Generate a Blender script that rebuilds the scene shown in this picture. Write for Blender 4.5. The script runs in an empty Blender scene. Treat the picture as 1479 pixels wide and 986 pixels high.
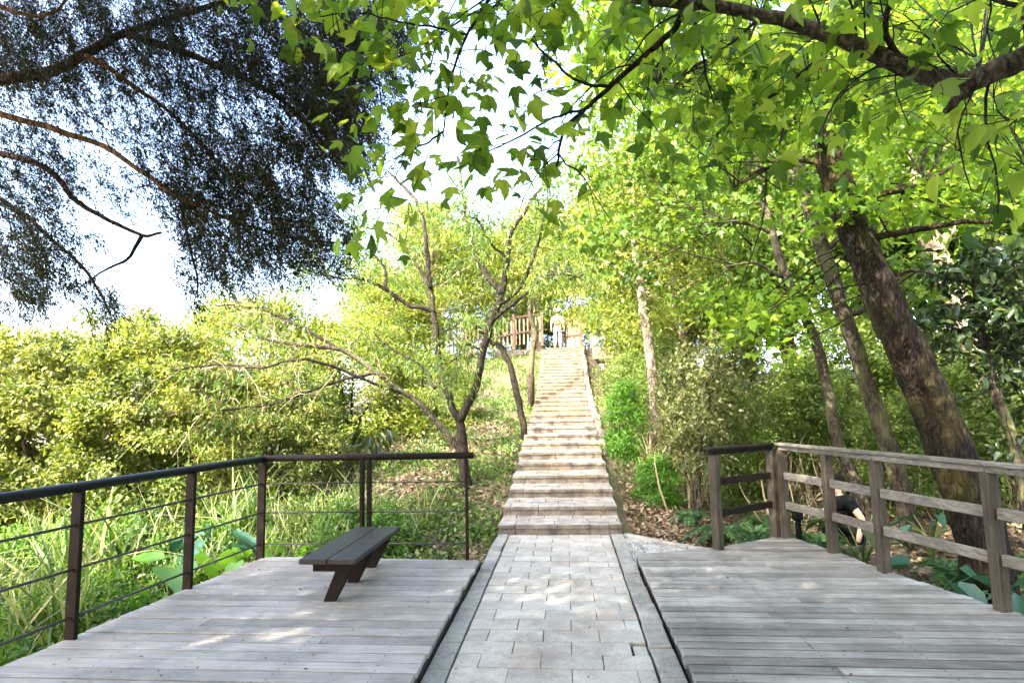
import bpy, bmesh, math
import numpy as np
from mathutils import Vector, Matrix, noise as mnoise

rng = np.random.default_rng(11)
SC = bpy.context.scene
COL = SC.collection
R = math.radians

# ------------------------------------------------------------------ camera
YAW, PITCH, ROLL = R(5.05), R(6.3), R(-1.2)
FPX, CX, CY = 850.0, 739.5, 493.0
EYE = np.array([0.0, 0.0, 1.6])
fwd = np.array([-math.sin(YAW) * math.cos(PITCH), math.cos(YAW) * math.cos(PITCH), math.sin(PITCH)])
rt0 = np.array([math.cos(YAW), math.sin(YAW), 0.0])
up0 = np.cross(rt0, fwd)
rt = rt0 * math.cos(ROLL) + up0 * math.sin(ROLL)
upv = np.cross(rt, fwd)
cd = bpy.data.cameras.new('camera')
cam = bpy.data.objects.new('camera', cd)
COL.objects.link(cam)
m = Matrix(((rt[0], upv[0], -fwd[0], 0), (rt[1], upv[1], -fwd[1], 0), (rt[2], upv[2], -fwd[2], 1.6), (0, 0, 0, 1)))
cam.matrix_world = m
cd.sensor_width = 36.0
cd.lens = 36.0 * FPX / 1479.0
cd.clip_start = 0.05
cd.clip_end = 3000
SC.camera = cam

# ------------------------------------------------------------------ light
SUN_DIR = np.array([-0.46, -0.80, 0.0])            # towards the sun, horizontal part
SUN_EL = R(38)
SUN_DIR /= np.linalg.norm(SUN_DIR)
to_sun = Vector((SUN_DIR[0] * math.cos(SUN_EL), SUN_DIR[1] * math.cos(SUN_EL), math.sin(SUN_EL)))
w = bpy.data.worlds.new('World')
SC.world = w
w.use_nodes = True
nt = w.node_tree
bg = nt.nodes['Background']
sky = nt.nodes.new('ShaderNodeTexSky')
sky.sky_type = 'NISHITA'
sky.sun_disc = False
sky.sun_elevation = SUN_EL
sky.sun_rotation = math.atan2(to_sun.x, to_sun.y)
sky.air_density = 0.75
sky.dust_density = 4.0
sky.ozone_density = 0.3
nt.links.new(sky.outputs[0], bg.inputs[0])
bg.inputs[1].default_value = 0.15
sl = bpy.data.lights.new('sun', 'SUN')
sl.energy = 2.0
sl.angle = R(0.53)
sl.color = (1.0, 0.90, 0.74)
so = bpy.data.objects.new('sun', sl)
so.rotation_euler = to_sun.to_track_quat('Z', 'Y').to_euler()
so.location = (0, 0, 30)
COL.objects.link(so)
SC.view_settings.view_transform = 'Standard'
SC.view_settings.look = 'None'
SC.view_settings.exposure = 3.65
SC.view_settings.gamma = 1.0
SC.view_settings.use_curve_mapping = False
SC.render.engine = 'CYCLES'
SC.cycles.use_denoising = True
SC.cycles.max_bounces = 7
SC.cycles.diffuse_bounces = 4
SC.cycles.glossy_bounces = 2
SC.cycles.transmission_bounces = 4
SC.cycles.sample_clamp_indirect = 6.0


# ------------------------------------------------------------------ helpers
def ray(px, py):
    return fwd + rt * (px - CX) / FPX - upv * (py - CY) / FPX


def on(px, py, z=0.0):
    d = ray(px, py)
    return EYE + d * (z - 1.6) / d[2]


def at(px, py, Y):
    d = ray(px, py)
    return EYE + d * Y / d[1]


def unit(v):
    v = np.asarray(v, float)
    return v / np.maximum(np.linalg.norm(v, axis=-1, keepdims=True), 1e-9)


def sstep(a, b, x):
    t = np.clip((np.asarray(x, float) - a) / (b - a), 0, 1)
    return t * t * (3 - 2 * t)


def tag(o, label=None, cat=None, group=None, kind=None):
    if label: o['label'] = label
    if cat: o['category'] = cat
    if group: o['group'] = group
    if kind: o['kind'] = kind
    return o


def thing(name, label, cat, loc=(0, 0, 0), group=None):
    o = bpy.data.objects.new(name, None)
    o.empty_display_size = 0.2
    o.location = [float(c) for c in loc]
    COL.objects.link(o)
    return tag(o, label, cat, group)


def link(name, me, mat, parent=None, world=False):
    """link a mesh given in world coordinates; a child of an empty keeps its place"""
    if mat is not None and not me.materials: me.materials.append(mat)
    o = bpy.data.objects.new(name, me)
    COL.objects.link(o)
    if parent is not None:
        o.parent = parent
        if world: o.matrix_parent_inverse = Matrix.Translation(parent_loc(parent)).inverted()
    return o


def parent_loc(p):
    v = Vector(p.location)
    q = p
    while q.parent is not None:
        q = q.parent
        v = v + Vector(q.location)
    return v


class MB:
    """collects solids in world coordinates and makes ONE mesh of them"""
    def __init__(s):
        s.v, s.f, s.r, s.n = [], [], [], 0

    def add(s, verts, faces, rnd=None):
        verts = np.asarray(verts, float)
        s.v.append(verts)
        s.f += [tuple(int(i) + s.n for i in f) for f in faces]
        s.r += [rng.random() if rnd is None else rnd] * len(faces)
        s.n += len(verts)

    def box(s, x0, x1, y0, y1, z0, z1, jit=0.0):
        v = np.array([(x, y, z) for z in (z0, z1) for y in (y0, y1) for x in (x0, x1)], float)
        if jit: v += rng.normal(0, jit, v.shape)
        s.add(v, [(0, 2, 3, 1), (4, 5, 7, 6), (0, 1, 5, 4), (2, 6, 7, 3), (0, 4, 6, 2), (1, 3, 7, 5)])

    def obox(s, a, b, wdt, hgt, side=None, up=(0, 0, 1)):
        """bar from a to b, width along side, height along up"""
        a, b = np.asarray(a, float), np.asarray(b, float)
        d = unit(b - a)
        sd = unit(np.cross(d, np.asarray(up, float))) if side is None else unit(side)
        u = unit(np.cross(sd, d))
        v = []
        for p in (a, b):
            for k, j in ((-1, -1), (1, -1), (1, 1), (-1, 1)):
                v.append(p + sd * k * wdt / 2 + u * j * hgt / 2)
        s.add(v, [(0, 3, 2, 1), (4, 5, 6, 7), (0, 1, 5, 4), (1, 2, 6, 5), (2, 3, 7, 6), (3, 0, 4, 7)])

    def prism(s, poly, d):
        """polygon (3d points) extruded by vector d"""
        p = np.asarray(poly, float)
        n = len(p)
        v = np.vstack([p, p + np.asarray(d, float)])
        f = [tuple(range(n - 1, -1, -1)), tuple(range(n, 2 * n))]
        f += [(i, (i + 1) % n, (i + 1) % n + n, i + n) for i in range(n)]
        s.add(v, f)

    def tube(s, pts, rad, sides=8, rough=0.0, cap=True):
        pts = np.asarray(pts, float)
        rad = np.broadcast_to(np.asarray(rad, float), (len(pts),))
        t = unit(np.gradient(pts, axis=0))
        ref = np.array([0.0, 0, 1]) if abs(t[0][2]) < 0.9 else np.array([1.0, 0, 0])
        nn = unit(np.cross(t[0], ref))
        ang = np.arange(sides) * 2 * math.pi / sides
        vs = []
        for i in range(len(pts)):
            nn = unit(nn - t[i] * np.dot(nn, t[i]))
            bb = np.cross(t[i], nn)
            rr = np.full(sides, rad[i])
            if rough:
                for k in range(sides):
                    q = Vector((math.cos(ang[k]) * 2.2, math.sin(ang[k]) * 2.2, i * 0.33 + pts[0][0] * 7))
                    rr[k] *= 1 + rough * mnoise.noise(q) + rough * 0.5 * mnoise.noise(q * 2.7)
            vs.append(pts[i] + np.outer(np.cos(ang) * rr, nn) + np.outer(np.sin(ang) * rr, bb))
        v = np.vstack(vs)
        f = []
        for i in range(len(pts) - 1):
            a = i * sides
            for k in range(sides):
                k2 = (k + 1) % sides
                f.append((a + k, a + k2, a + k2 + sides, a + k + sides))
        if cap:
            f.append(tuple(range(sides - 1, -1, -1)))
            f.append(tuple(range(len(v) - sides, len(v))))
        s.add(v, f)

    def mesh(s, name, smooth=False):
        me = bpy.data.meshes.new(name)
        me.from_pydata(np.vstack(s.v).tolist(), [], s.f)
        a = me.attributes.new('rnd', 'FLOAT', 'FACE')
        a.data.foreach_set('value', np.array(s.r, np.float32))
        if smooth: me.polygons.foreach_set('use_smooth', [True] * len(me.polygons))
        me.update()
        return me

    def build(s, name, mat, parent=None, smooth=False, bevel=0.0, seg=1, world=True):
        o = link(name, s.mesh(name, smooth), mat, parent, world)
        if bevel:
            b = o.modifiers.new('bevel', 'BEVEL')
            b.width = bevel
            b.segments = seg
            b.limit_method = 'ANGLE'
        return o


def curve(pts, n=8, wob=0.0):
    """smooth curve through points (Catmull-Rom), n samples a span"""
    p = np.asarray(pts, float)
    p = np.vstack([2 * p[0] - p[1], p, 2 * p[-1] - p[-2]])
    out = []
    for i in range(1, len(p) - 2):
        for t in np.linspace(0, 1, n, endpoint=False):
            a, b, c, d = p[i - 1], p[i], p[i + 1], p[i + 2]
            out.append(0.5 * (2 * b + (c - a) * t + (2 * a - 5 * b + 4 * c - d) * t * t + (3 * b - a - 3 * c + d) * t ** 3))
    out.append(p[-2])
    out = np.array(out)
    if wob:
        nz = rng.normal(0, wob, out.shape)
        nz[0] = 0
        out += np.apply_along_axis(lambda c: np.convolve(c, [.25, .5, .25], 'same'), 0, nz)
    return out


# leaf outlines: (across, along, lift), faces of equal length
T_DIA = (np.array([(0, 0, 0), (.24, .42, .05), (0, 1, -.08), (-.24, .42, .05)]), [(0, 1, 2, 3)])
T_LANCE = (np.array([(0, 0, 0), (.11, .38, .03), (0, 1, -.15), (-.11, .38, .03)]), [(0, 1, 2, 3)])
T_NEEDLE = (np.array([(0, 0, 0), (.13, .4, .02), (0, 1, 0), (-.13, .4, .02)]), [(0, 1, 2, 3)])
T_OVAL = (np.array([(0, 0, 0), (.24, .28, .07), (.2, .68, .05), (0, 1, -.1), (-.2, .68, .05), (-.24, .28, .07)]),
          [(0, 1, 2, 3), (0, 3, 4, 5)])
_h = [(.13, -.04, .015), (.30, .05, .02), (.45, .25, .0), (.61, .50, -.08), (.41, .46, .0), (.235, .45, .045), (.225, .60, .04), (.14, .82, .0)]
T_LOBE = (np.array([(0, 0, 0)] + _h + [(0, 1.06, -.13)] + [(-x, y, z) for x, y, z in _h[::-1]]),
          [tuple(range(10)), (0,) + tuple(range(9, 18))])
T_BLADE = (np.array([(-.012, 0, 0), (.012, 0, 0), (.014, .45, .03), (-.014, .45, .03), (.009, .8, -.05), (-.009, .8, -.05), (.001, 1, -.22), (-.001, 1, -.22)]),
           [(0, 1, 2, 3), (3, 2, 4, 5), (5, 4, 6, 7)])


def leaf_mesh(name, P, U, N, S, tmpl, rnd=None, offset=(0, 0, 0)):
    P = np.asarray(P, float) - np.asarray(offset, float)
    n = len(P)
    U = unit(U)
    V = unit(np.cross(N, U))
    N = np.cross(U, V)
    S = np.broadcast_to(np.asarray(S, float), (n,))
    tv, tf = tmpl
    k = len(tv)
    curl = rng.uniform(.2, 2.6, n)[:, None, None] * np.sign(rng.random(n) - .12)[:, None, None]
    verts = (P[:, None, :] + S[:, None, None] * (V[:, None, :] * tv[None, :, 0:1] + U[:, None, :] * tv[None, :, 1:2]
             + N[:, None, :] * tv[None, :, 2:3] * curl)).reshape(-1, 3).astype(np.float32)
    tf = np.array(tf, np.int32)
    L = tf.shape[1]
    faces = (np.arange(n, dtype=np.int32)[:, None, None] * k + tf[None]).reshape(-1)
    nf = n * len(tf)
    me = bpy.data.meshes.new(name)
    me.vertices.add(n * k)
    me.vertices.foreach_set('co', verts.reshape(-1))
    me.loops.add(nf * L)
    me.loops.foreach_set('vertex_index', faces)
    me.polygons.add(nf)
    me.polygons.foreach_set('loop_start', np.arange(0, nf * L, L, dtype=np.int32))
    me.update(calc_edges=True)
    if rnd is None: rnd = rng.random(n)
    a = me.attributes.new('rnd', 'FLOAT', 'FACE')
    a.data.foreach_set('value', np.repeat(np.asarray(rnd, np.float32), len(tf)))
    me.validate()
    return me


def rdir(n, up=0.0):
    v = rng.normal(0, 1, (n, 3))
    v[:, 2] += up
    return unit(v)


def cluster(centers, rad, n_each, flat=0.6):
    """gaussian leaf positions about clump centres, with a tone common to each clump"""
    c = np.asarray(centers, float)
    rad = np.broadcast_to(np.asarray(rad, float), (len(c),))
    idx = np.repeat(np.arange(len(c)), n_each)
    d = rng.normal(0, 1, (len(idx), 3)) * np.array([1, 1, flat])
    P = c[idx] + d * rad[idx][:, None] * 0.55
    tone = np.clip(rng.random(len(c))[idx] * 0.45 + rng.random(len(idx)) * 0.55, 0, 1)
    return P, unit(d + 1e-6), tone


# ------------------------------------------------------------------ materials
def newmat(name):
    mt = bpy.data.materials.new(name)
    mt.use_nodes = True
    n = mt.node_tree
    return mt, n, n.nodes['Principled BSDF'], n.nodes['Material Output']


def ramp(n, stops, fac):
    r = n.nodes.new('ShaderNodeValToRGB')
    e = r.color_ramp.elements
    while len(e) < len(stops): e.new(0.5)
    for k, (p, c) in enumerate(stops):
        e[k].position = p
        e[k].color = (*c, 1)
    n.links.new(fac, r.inputs[0])
    return r.outputs[0]


def leafmat(name, cols, trans=0.4, tcol=None, rough=0.45, spec=0.4):
    mt, n, bs, out = newmat(name)
    at_ = n.nodes.new('ShaderNodeAttribute')
    at_.attribute_name = 'rnd'
    k = len(cols)
    c = ramp(n, [(i / (k - 1), cc) for i, cc in enumerate(cols)], at_.outputs['Fac'])
    n.links.new(c, bs.inputs['Base Color'])
    bs.inputs['Roughness'].default_value = rough
    bs.inputs['Specular IOR Level'].default_value = spec
    tr = n.nodes.new('ShaderNodeBsdfTranslucent')
    mul = n.nodes.new('ShaderNodeMix')
    mul.data_type = 'RGBA'
    mul.blend_type = 'MULTIPLY'
    mul.inputs[0].default_value = 1
    n.links.new(c, mul.inputs[6])
    mul.inputs[7].default_value = (*(tcol or (2.2, 1.9, 0.9)), 1)
    n.links.new(mul.outputs[2], tr.inputs[0])
    mx = n.nodes.new('ShaderNodeMixShader')
    mx.inputs[0].default_value = trans
    n.links.new(bs.outputs[0], mx.inputs[1])
    n.links.new(tr.outputs[0], mx.inputs[2])
    n.links.new(mx.outputs[0], out.inputs[0])
    return mt


def texco(n, scale):
    tc = n.nodes.new('ShaderNodeTexCoord')
    mp = n.nodes.new('ShaderNodeMapping')
    mp.inputs['Scale'].default_value = scale
    n.links.new(tc.outputs['Object'], mp.inputs[0])
    return mp.outputs[0]


def noise(n, vec, scale, detail=5, rough=0.6, dist=0.0):
    t = n.nodes.new('ShaderNodeTexNoise')
    t.inputs['Scale'].default_value = scale
    t.inputs['Detail'].default_value = detail
    t.inputs['Roughness'].default_value = rough
    t.inputs['Distortion'].default_value = dist
    n.links.new(vec, t.inputs['Vector'])
    return t.outputs['Fac']


def mixc(n, a, b, fac, mode='MIX'):
    mx = n.nodes.new('ShaderNodeMix')
    mx.data_type = 'RGBA'
    mx.blend_type = mode
    for s, i in ((a, 6), (b, 7)):
        if isinstance(s, tuple): mx.inputs[i].default_value = (*s, 1)
        else: n.links.new(s, mx.inputs[i])
    if isinstance(fac, float): mx.inputs[0].default_value = fac
    else: n.links.new(fac, mx.inputs[0])
    return mx.outputs[2]


def bump(n, bs, h, dist, strength=1.0):
    b = n.nodes.new('ShaderNodeBump')
    b.inputs['Distance'].default_value = dist
    b.inputs['Strength'].default_value = strength
    n.links.new(h, b.inputs['Height'])
    n.links.new(b.outputs[0], bs.inputs['Normal'])


def bark(name, dark, mid, light, scale=9, stretch=0.22, depth=0.02, moss=None):
    mt, n, bs, out = newmat(name)
    v = texco(n, (1, 1, stretch))
    vo = n.nodes.new('ShaderNodeTexVoronoi')
    vo.feature = 'DISTANCE_TO_EDGE'
    vo.inputs['Scale'].default_value = scale
    wv = n.nodes.new('ShaderNodeVectorMath')
    wv.operation = 'ADD'
    nz = n.nodes.new('ShaderNodeTexNoise')
    nz.inputs['Scale'].default_value = scale * 0.8
    n.links.new(v, nz.inputs['Vector'])
    sc = n.nodes.new('ShaderNodeVectorMath')
    sc.operation = 'SCALE'
    sc.inputs['Scale'].default_value = 0.16
    n.links.new(nz.outputs['Color'], sc.inputs[0])
    n.links.new(v, wv.inputs[0])
    n.links.new(sc.outputs[0], wv.inputs[1])
    n.links.new(wv.outputs[0], vo.inputs['Vector'])
    f = noise(n, v, scale * 2.5, 6)
    c = ramp(n, [(0.3, dark), (0.5, mid), (0.72, light)], f)
    crev = ramp(n, [(0.0, (0.35,) * 3), (0.14, (1, 1, 1))], vo.outputs['Distance'])
    c = mixc(n, c, crev, 1.0, 'MULTIPLY')
    if moss:
        v2 = texco(n, (1, 1, 0.6))
        mk = ramp(n, [(0.5, (0, 0, 0)), (0.62, (1, 1, 1))], noise(n, v2, 2.6, 6, 0.65))
        c = mixc(n, c, moss, mk)
    n.links.new(c, bs.inputs['Base Color'])
    bs.inputs['Roughness'].default_value = 0.9
    bs.inputs['Specular IOR Level'].default_value = 0.2
    h = mixc(n, ramp(n, [(0.0, (0, 0, 0)), (0.25, (1, 1, 1))], vo.outputs['Distance']), f, 0.4)
    bump(n, bs, h, depth)
    return mt


def woodmat(name, dark, light, axis='X', var=0.35, rough=0.75, stain=0.3, spec=0.3, knots=True, uvscale=1.0):
    mt, n, bs, out = newmat(name)
    st = {'X': (1.2, 22, 22), 'Y': (22, 1.2, 22), 'Z': (22, 22, 1.2)}[axis]
    at_ = n.nodes.new('ShaderNodeAttribute')
    at_.attribute_name = 'rnd'
    tc = n.nodes.new('ShaderNodeTexCoord')
    ad = n.nodes.new('ShaderNodeVectorMath')
    ad.operation = 'MULTIPLY_ADD'
    n.links.new(at_.outputs['Vector'], ad.inputs[0])
    ad.inputs[1].default_value = (31, 17, 23)
    n.links.new(tc.outputs['Object'], ad.inputs[2])
    mp = n.nodes.new('ShaderNodeMapping')
    mp.inputs['Scale'].default_value = st
    n.links.new(ad.outputs[0], mp.inputs[0])
    g = noise(n, mp.outputs[0], 2.2 * uvscale, 7, 0.65, 0.4)
    c = ramp(n, [(0.28, dark), (0.7, light)], g)
    pb = ramp(n, [(0, (1 - var,) * 3), (1, (1 + var * 0.35,) * 3)], at_.outputs['Fac'])
    c = mixc(n, c, pb, 1.0, 'MULTIPLY')
    v2 = texco(n, (1, 1, 1))
    s = ramp(n, [(0.38, (1 - stain,) * 3), (0.6, (1, 1, 1))], noise(n, v2, 1.7, 8, 0.7))
    c = mixc(n, c, s, 1.0, 'MULTIPLY')
    if knots:
        sp = ramp(n, [(0.0, (0.45, 0.42, 0.4)), (0.07, (1, 1, 1))], noise_dist(n, v2, 9))
        c = mixc(n, c, sp, 1.0, 'MULTIPLY')
    n.links.new(c, bs.inputs['Base Color'])
    rr = ramp(n, [(0.3, (rough - .12,) * 3), (0.7, (min(1, rough + .1),) * 3)], g)
    n.links.new(rr, bs.inputs['Roughness'])
    bs.inputs['Specular IOR Level'].default_value = spec
    bump(n, bs, g, 0.004, 0.7)
    return mt


def noise_dist(n, v, scale):
    vo = n.nodes.new('ShaderNodeTexVoronoi')
    vo.inputs['Scale'].default_value = scale
    n.links.new(v, vo.inputs['Vector'])
    return vo.outputs['Distance']


def stone(name, dark, light, warm=None, scale=3.0, var=0.2, rough=0.85, dirt=0.4):
    mt, n, bs, out = newmat(name)
    at_ = n.nodes.new('ShaderNodeAttribute')
    at_.attribute_name = 'rnd'
    v = texco(n, (1, 1, 1))
    f = noise(n, v, scale, 9, 0.65)
    c = ramp(n, [(0.3, dark), (0.68, light)], f)
    c = mixc(n, c, ramp(n, [(0, (1 - var,) * 3), (1, (1 + var * .3,) * 3)], at_.outputs['Fac']), 1.0, 'MULTIPLY')
    if warm:
        c = mixc(n, c, warm, ramp(n, [(0.5, (0, 0, 0)), (0.7, (.75,) * 3)], noise(n, v, 1.6, 8, 0.7)))
    g = noise(n, v, 60, 3)
    c = mixc(n, c, ramp(n, [(0.3, (.8,) * 3), (0.6, (1.05,) * 3)], g), 1.0, 'MULTIPLY')
    dk = ramp(n, [(0.42, (1 - dirt,) * 3), (0.56, (1, 1, 1))], noise(n, v, 5.5, 10, 0.75))
    c = mixc(n, c, dk, 1.0, 'MULTIPLY')
    n.links.new(c, bs.inputs['Base Color'])
    bs.inputs['Roughness'].default_value = rough
    bs.inputs['Specular IOR Level'].default_value = 0.25
    bump(n, bs, mixc(n, g, f, 0.5), 0.004, 0.6)
    return mt


def plain(name, col, rough=0.6, metal=0.0, spec=0.4, vary=0.25, scale=12):
    mt, n, bs, out = newmat(name)
    v = texco(n, (1, 1, 1))
    f = noise(n, v, scale, 6)
    c = ramp(n, [(0.3, tuple(x * (1 - vary) for x in col)), (0.7, tuple(min(1, x * (1 + vary * .6)) for x in col))], f)
    n.links.new(c, bs.inputs['Base Color'])
    bs.inputs['Roughness'].default_value = rough
    bs.inputs['Metallic'].default_value = metal
    bs.inputs['Specular IOR Level'].default_value = spec
    return mt


M = {}
M['sweet'] = leafmat('sweetgum_leaf', [(.035, .085, .014), (.10, .20, .022), (.17, .29, .03), (.26, .36, .05)], 0.6, (2.5, 2.0, 1.3))
M['maple'] = leafmat('forest_leaf', [(.035, .085, .014), (.09, .175, .025), (.19, .27, .04)], 0.45, (1.9, 1.6, .9))
M['yellow'] = leafmat('sunny_leaf', [(.06, .11, .015), (.15, .20, .03), (.27, .28, .05)], 0.4, (1.6, 1.5, .7))
M['hedge'] = leafmat('shrub_leaf', [(.025, .06, .014), (.14, .19, .03), (.40, .38, .09)], 0.36, (1.6, 1.5, .8), 0.4, 0.5)
M['hedge_b'] = leafmat('shrub_leaf_pale', [(.03, .07, .016), (.15, .19, .036), (.38, .38, .12)], 0.36, (1.6, 1.5, .8), 0.4, 0.5)
M['dark'] = leafmat('glossy_dark_leaf', [(.014, .032, .010), (.034, .062, .018), (.075, .105, .03)], 0.22, (1.5, 1.5, .8), 0.3, 0.6)
M['conifer'] = leafmat('conifer_scale', [(.011, .017, .006), (.026, .036, .011), (.085, .066, .018)], 0.25, (1.4, 1.4, .7), 0.6, 0.25)
M['peach'] = leafmat('narrow_leaf', [(.045, .11, .03), (.12, .21, .04), (.26, .33, .06)], 0.4, (1.7, 1.6, .8))
M['under'] = leafmat('understorey_leaf', [(.045, .09, .02), (.12, .19, .038), (.24, .29, .07)], 0.42, (1.6, 1.5, .8))
M['olive'] = leafmat('dull_leaf', [(.05, .07, .02), (.12, .145, .045), (.22, .22, .09)], 0.38, (1.5, 1.4, .8))
M['bamboo'] = leafmat('bamboo_leaf', [(.05, .15, .02), (.10, .24, .03), (.20, .34, .05)], 0.4, (1.6, 1.6, .7))
M['grass'] = leafmat('grass_blade', [(.04, .09, .02), (.10, .18, .03), (.24, .28, .09), (.42, .40, .22)], 0.35, (1.5, 1.5, .8))
M['fern'] = leafmat('fern_frond', [(.018, .05, .018), (.04, .10, .03), (.08, .15, .04)], 0.3)
M['taro'] = leafmat('broad_leaf', [(.05, .14, .02), (.11, .26, .03), (.17, .34, .04)], 0.4, (1.7, 1.6, .7), 0.35, 0.5)
M['bluegreen'] = leafmat('bluish_broad_leaf', [(.02, .07, .04), (.04, .12, .075), (.07, .17, .10)], 0.25, (1.4, 1.5, .9), 0.35, 0.5)
M['litter'] = leafmat('fallen_leaf', [(.07, .045, .028), (.17, .115, .07), (.30, .22, .14), (.42, .34, .24)], 0.15, (1.2, 1.1, .9), 0.7, 0.2)
M['cover'] = leafmat('low_leaf', [(.03, .07, .018), (.08, .15, .03), (.19, .25, .06)], 0.3, (1.6, 1.6, .8))
M['weed'] = leafmat('weed_leaf', [(.035, .09, .018), (.09, .19, .03), (.20, .30, .06)], 0.35, (1.6, 1.6, .8))
M['dry'] = leafmat('dry_stem', [(.12, .085, .05), (.26, .20, .12), (.42, .35, .24)], 0.2, (1.2, 1.1, .9), 0.8, 0.2)
M['bark_big'] = bark('rough_mossy_bark', (.007, .0052, .004), (.023, .0165, .011), (.068, .048, .028), 19, 0.22, 0.03, (.055, .046, .014))
M['bark_mid'] = bark('grey_brown_bark', (.018, .014, .010), (.052, .042, .028), (.115, .095, .066), 18, 0.3, 0.012, (.10, .10, .045))
M['bark_pale'] = bark('pale_bark', (.14, .11, .08), (.26, .21, .155), (.42, .36, .29), 8, 0.5, 0.01)
M['bark_grey'] = bark('dark_twig_bark', (.011, .0085, .0065), (.032, .026, .019), (.08, .066, .048), 18, 0.3, 0.006)
M['bark_lichen'] = bark('lichen_bark', (.022, .018, .012), (.065, .052, .037), (.19, .165, .125), 17, 0.4, 0.008, (.12, .115, .07))
M['bark_conifer'] = bark('conifer_bark', (.03, .018, .010), (.08, .045, .025), (.22, .12, .06), 14, 0.15, 0.01)
M['bark_orange'] = bark('orange_conifer_bark', (.16, .07, .03), (.30, .15, .07), (.45, .27, .15), 14, 0.15, 0.006)  # orange bark, with the sun-dappled tint of some limbs put in
M['deck'] = woodmat('weathered_deck_wood', (.25, .23, .205), (.46, .43, .395), 'X', 0.3, 0.62, 0.38, 0.45)
M['deck_r'] = woodmat('worn_deck_wood', (.20, .185, .165), (.45, .42, .385), 'X', 0.4, 0.68, 0.42, 0.4)
M['fascia'] = woodmat('dark_fascia_wood', (.02, .018, .016), (.06, .052, .045), 'Y', 0.2, 0.8, 0.3)
M['rail_wood'] = woodmat('weathered_rail_wood', (.09, .077, .06), (.31, .28, .235), 'Y', 0.25, 0.7, 0.4, 0.35)
M['rail_shaded'] = woodmat('shaded_rail_wood', (.009, .007, .006), (.032, .026, .021), 'X', 0.25, 0.75, 0.4, 0.12)  # shaded face of the short end section put into the wood colour
M['post_wood'] = woodmat('post_wood', (.032, .026, .019), (.125, .105, .08), 'Z', 0.25, 0.8, 0.4, 0.15)
M['bench'] = woodmat('dark_bench_wood', (.013, .011, .0095), (.052, .044, .038), 'Y', 0.25, 0.5, 0.3, 0.28, False)
M['bench_leg'] = woodmat('dark_leg_wood', (.005, .0036, .003), (.018, .011, .008), 'Z', 0.2, 0.65, 0.3, 0.12, False)
M['rail_metal'] = plain('dark_painted_steel', (.007, .0085, .0085), 0.42, 0.0, 0.22, 0.3, 20)
M['post_metal'] = plain('brown_steel', (.017, .0115, .0085), 0.6, 0.0, 0.12, 0.45, 9)
M['rod_metal'] = plain('worn_steel_rod', (.07, .064, .055), 0.5, 0.2, 0.3, 0.3, 20)
M['paver'] = stone('pale_concrete_paver', (.39, .355, .305), (.54, .50, .44), (.36, .265, .21), 2.4, 0.15, 0.8, 0.2)
M['kerb'] = stone('kerb_concrete', (.30, .28, .25), (.44, .415, .375), None, 2.6, 0.2, 0.85, 0.3)
M['joint'] = stone('joint_soil', (.05, .045, .04), (.13, .12, .10), None, 9, 0.2, 0.95, 0.5)
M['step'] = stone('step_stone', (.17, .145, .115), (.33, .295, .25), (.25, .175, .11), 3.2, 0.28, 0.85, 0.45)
M['step_sunlit'] = stone('sunlit_step_stone', (.13, .10, .07), (.25, .205, .155), (.21, .135, .075), 3.2, 0.25, 0.85, 0.4)  # upper flight's orange sunlight put into the stone, darkened against washing out
M['tread'] = stone('pale_tread_stone', (.30, .275, .24), (.47, .44, .395), (.38, .31, .22), 3.0, 0.2, 0.85, 0.35)
M['gravel'] = stone('pale_gravel', (.28, .27, .25), (.52, .50, .47), None, 22, 0.1, 0.9, 0.4)
M['fence_wood'] = plain('pale_fence_wood', (.20, .14, .095), 0.75, 0, 0.3, 0.3, 6)
M['fence_rail'] = plain('fence_rail_wood', (.07, .045, .03), 0.75, 0, 0.3, 0.3, 6)


def groundmat():
    mt, n, bs, out = newmat('forest_floor')
    v = texco(n, (1, 1, 1))
    f = noise(n, v, 1.3, 9, 0.7)
    c = ramp(n, [(0.3, (.045, .034, .022)), (0.5, (.10, .075, .045)), (0.7, (.17, .125, .08))], f)
    g = ramp(n, [(0.48, (0, 0, 0)), (0.62, (1, 1, 1))], noise(n, v, 0.7, 7, 0.7))
    c = mixc(n, c, (.07, .095, .03), g)
    h = noise(n, v, 24, 6, 0.7)
    c = mixc(n, c, ramp(n, [(.3, (.5,) * 3), (.7, (1.25,) * 3)], h), 1.0, 'MULTIPLY')
    n.links.new(c, bs.inputs['Base Color'])
    bs.inputs['Roughness'].default_value = 0.95
    bump(n, bs, h, 0.03)
    return mt


M['ground'] = groundmat()

# ------------------------------------------------------------------ stairs layout and terrain
STEP_X0, STEP_X1 = -0.95, 0.69
treads = [.66, .82, .72, .84, .74, .74, .76, .80, .86, .95, .95, .95, .95] + [.375] * 18
rises = [.13] * 5 + [.137] * 8 + [.134] * 18
steps = []
yy, zz = 8.05, -0.10
for tr_, rs_ in zip(treads, rises):
    zz += rs_
    steps.append((yy, yy + tr_, zz))
    yy += tr_
TOP_Y, TOP_Z = yy, zz
PY = np.array([-500, 8.0] + [s[0] + 0.3 for s in steps] + [TOP_Y + 6, TOP_Y + 20, 500])
PZ = np.array([-.26, -.26] + [s[2] - 0.16 for s in steps] + [TOP_Z - .1, TOP_Z - .6, TOP_Z - 1.5])


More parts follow.
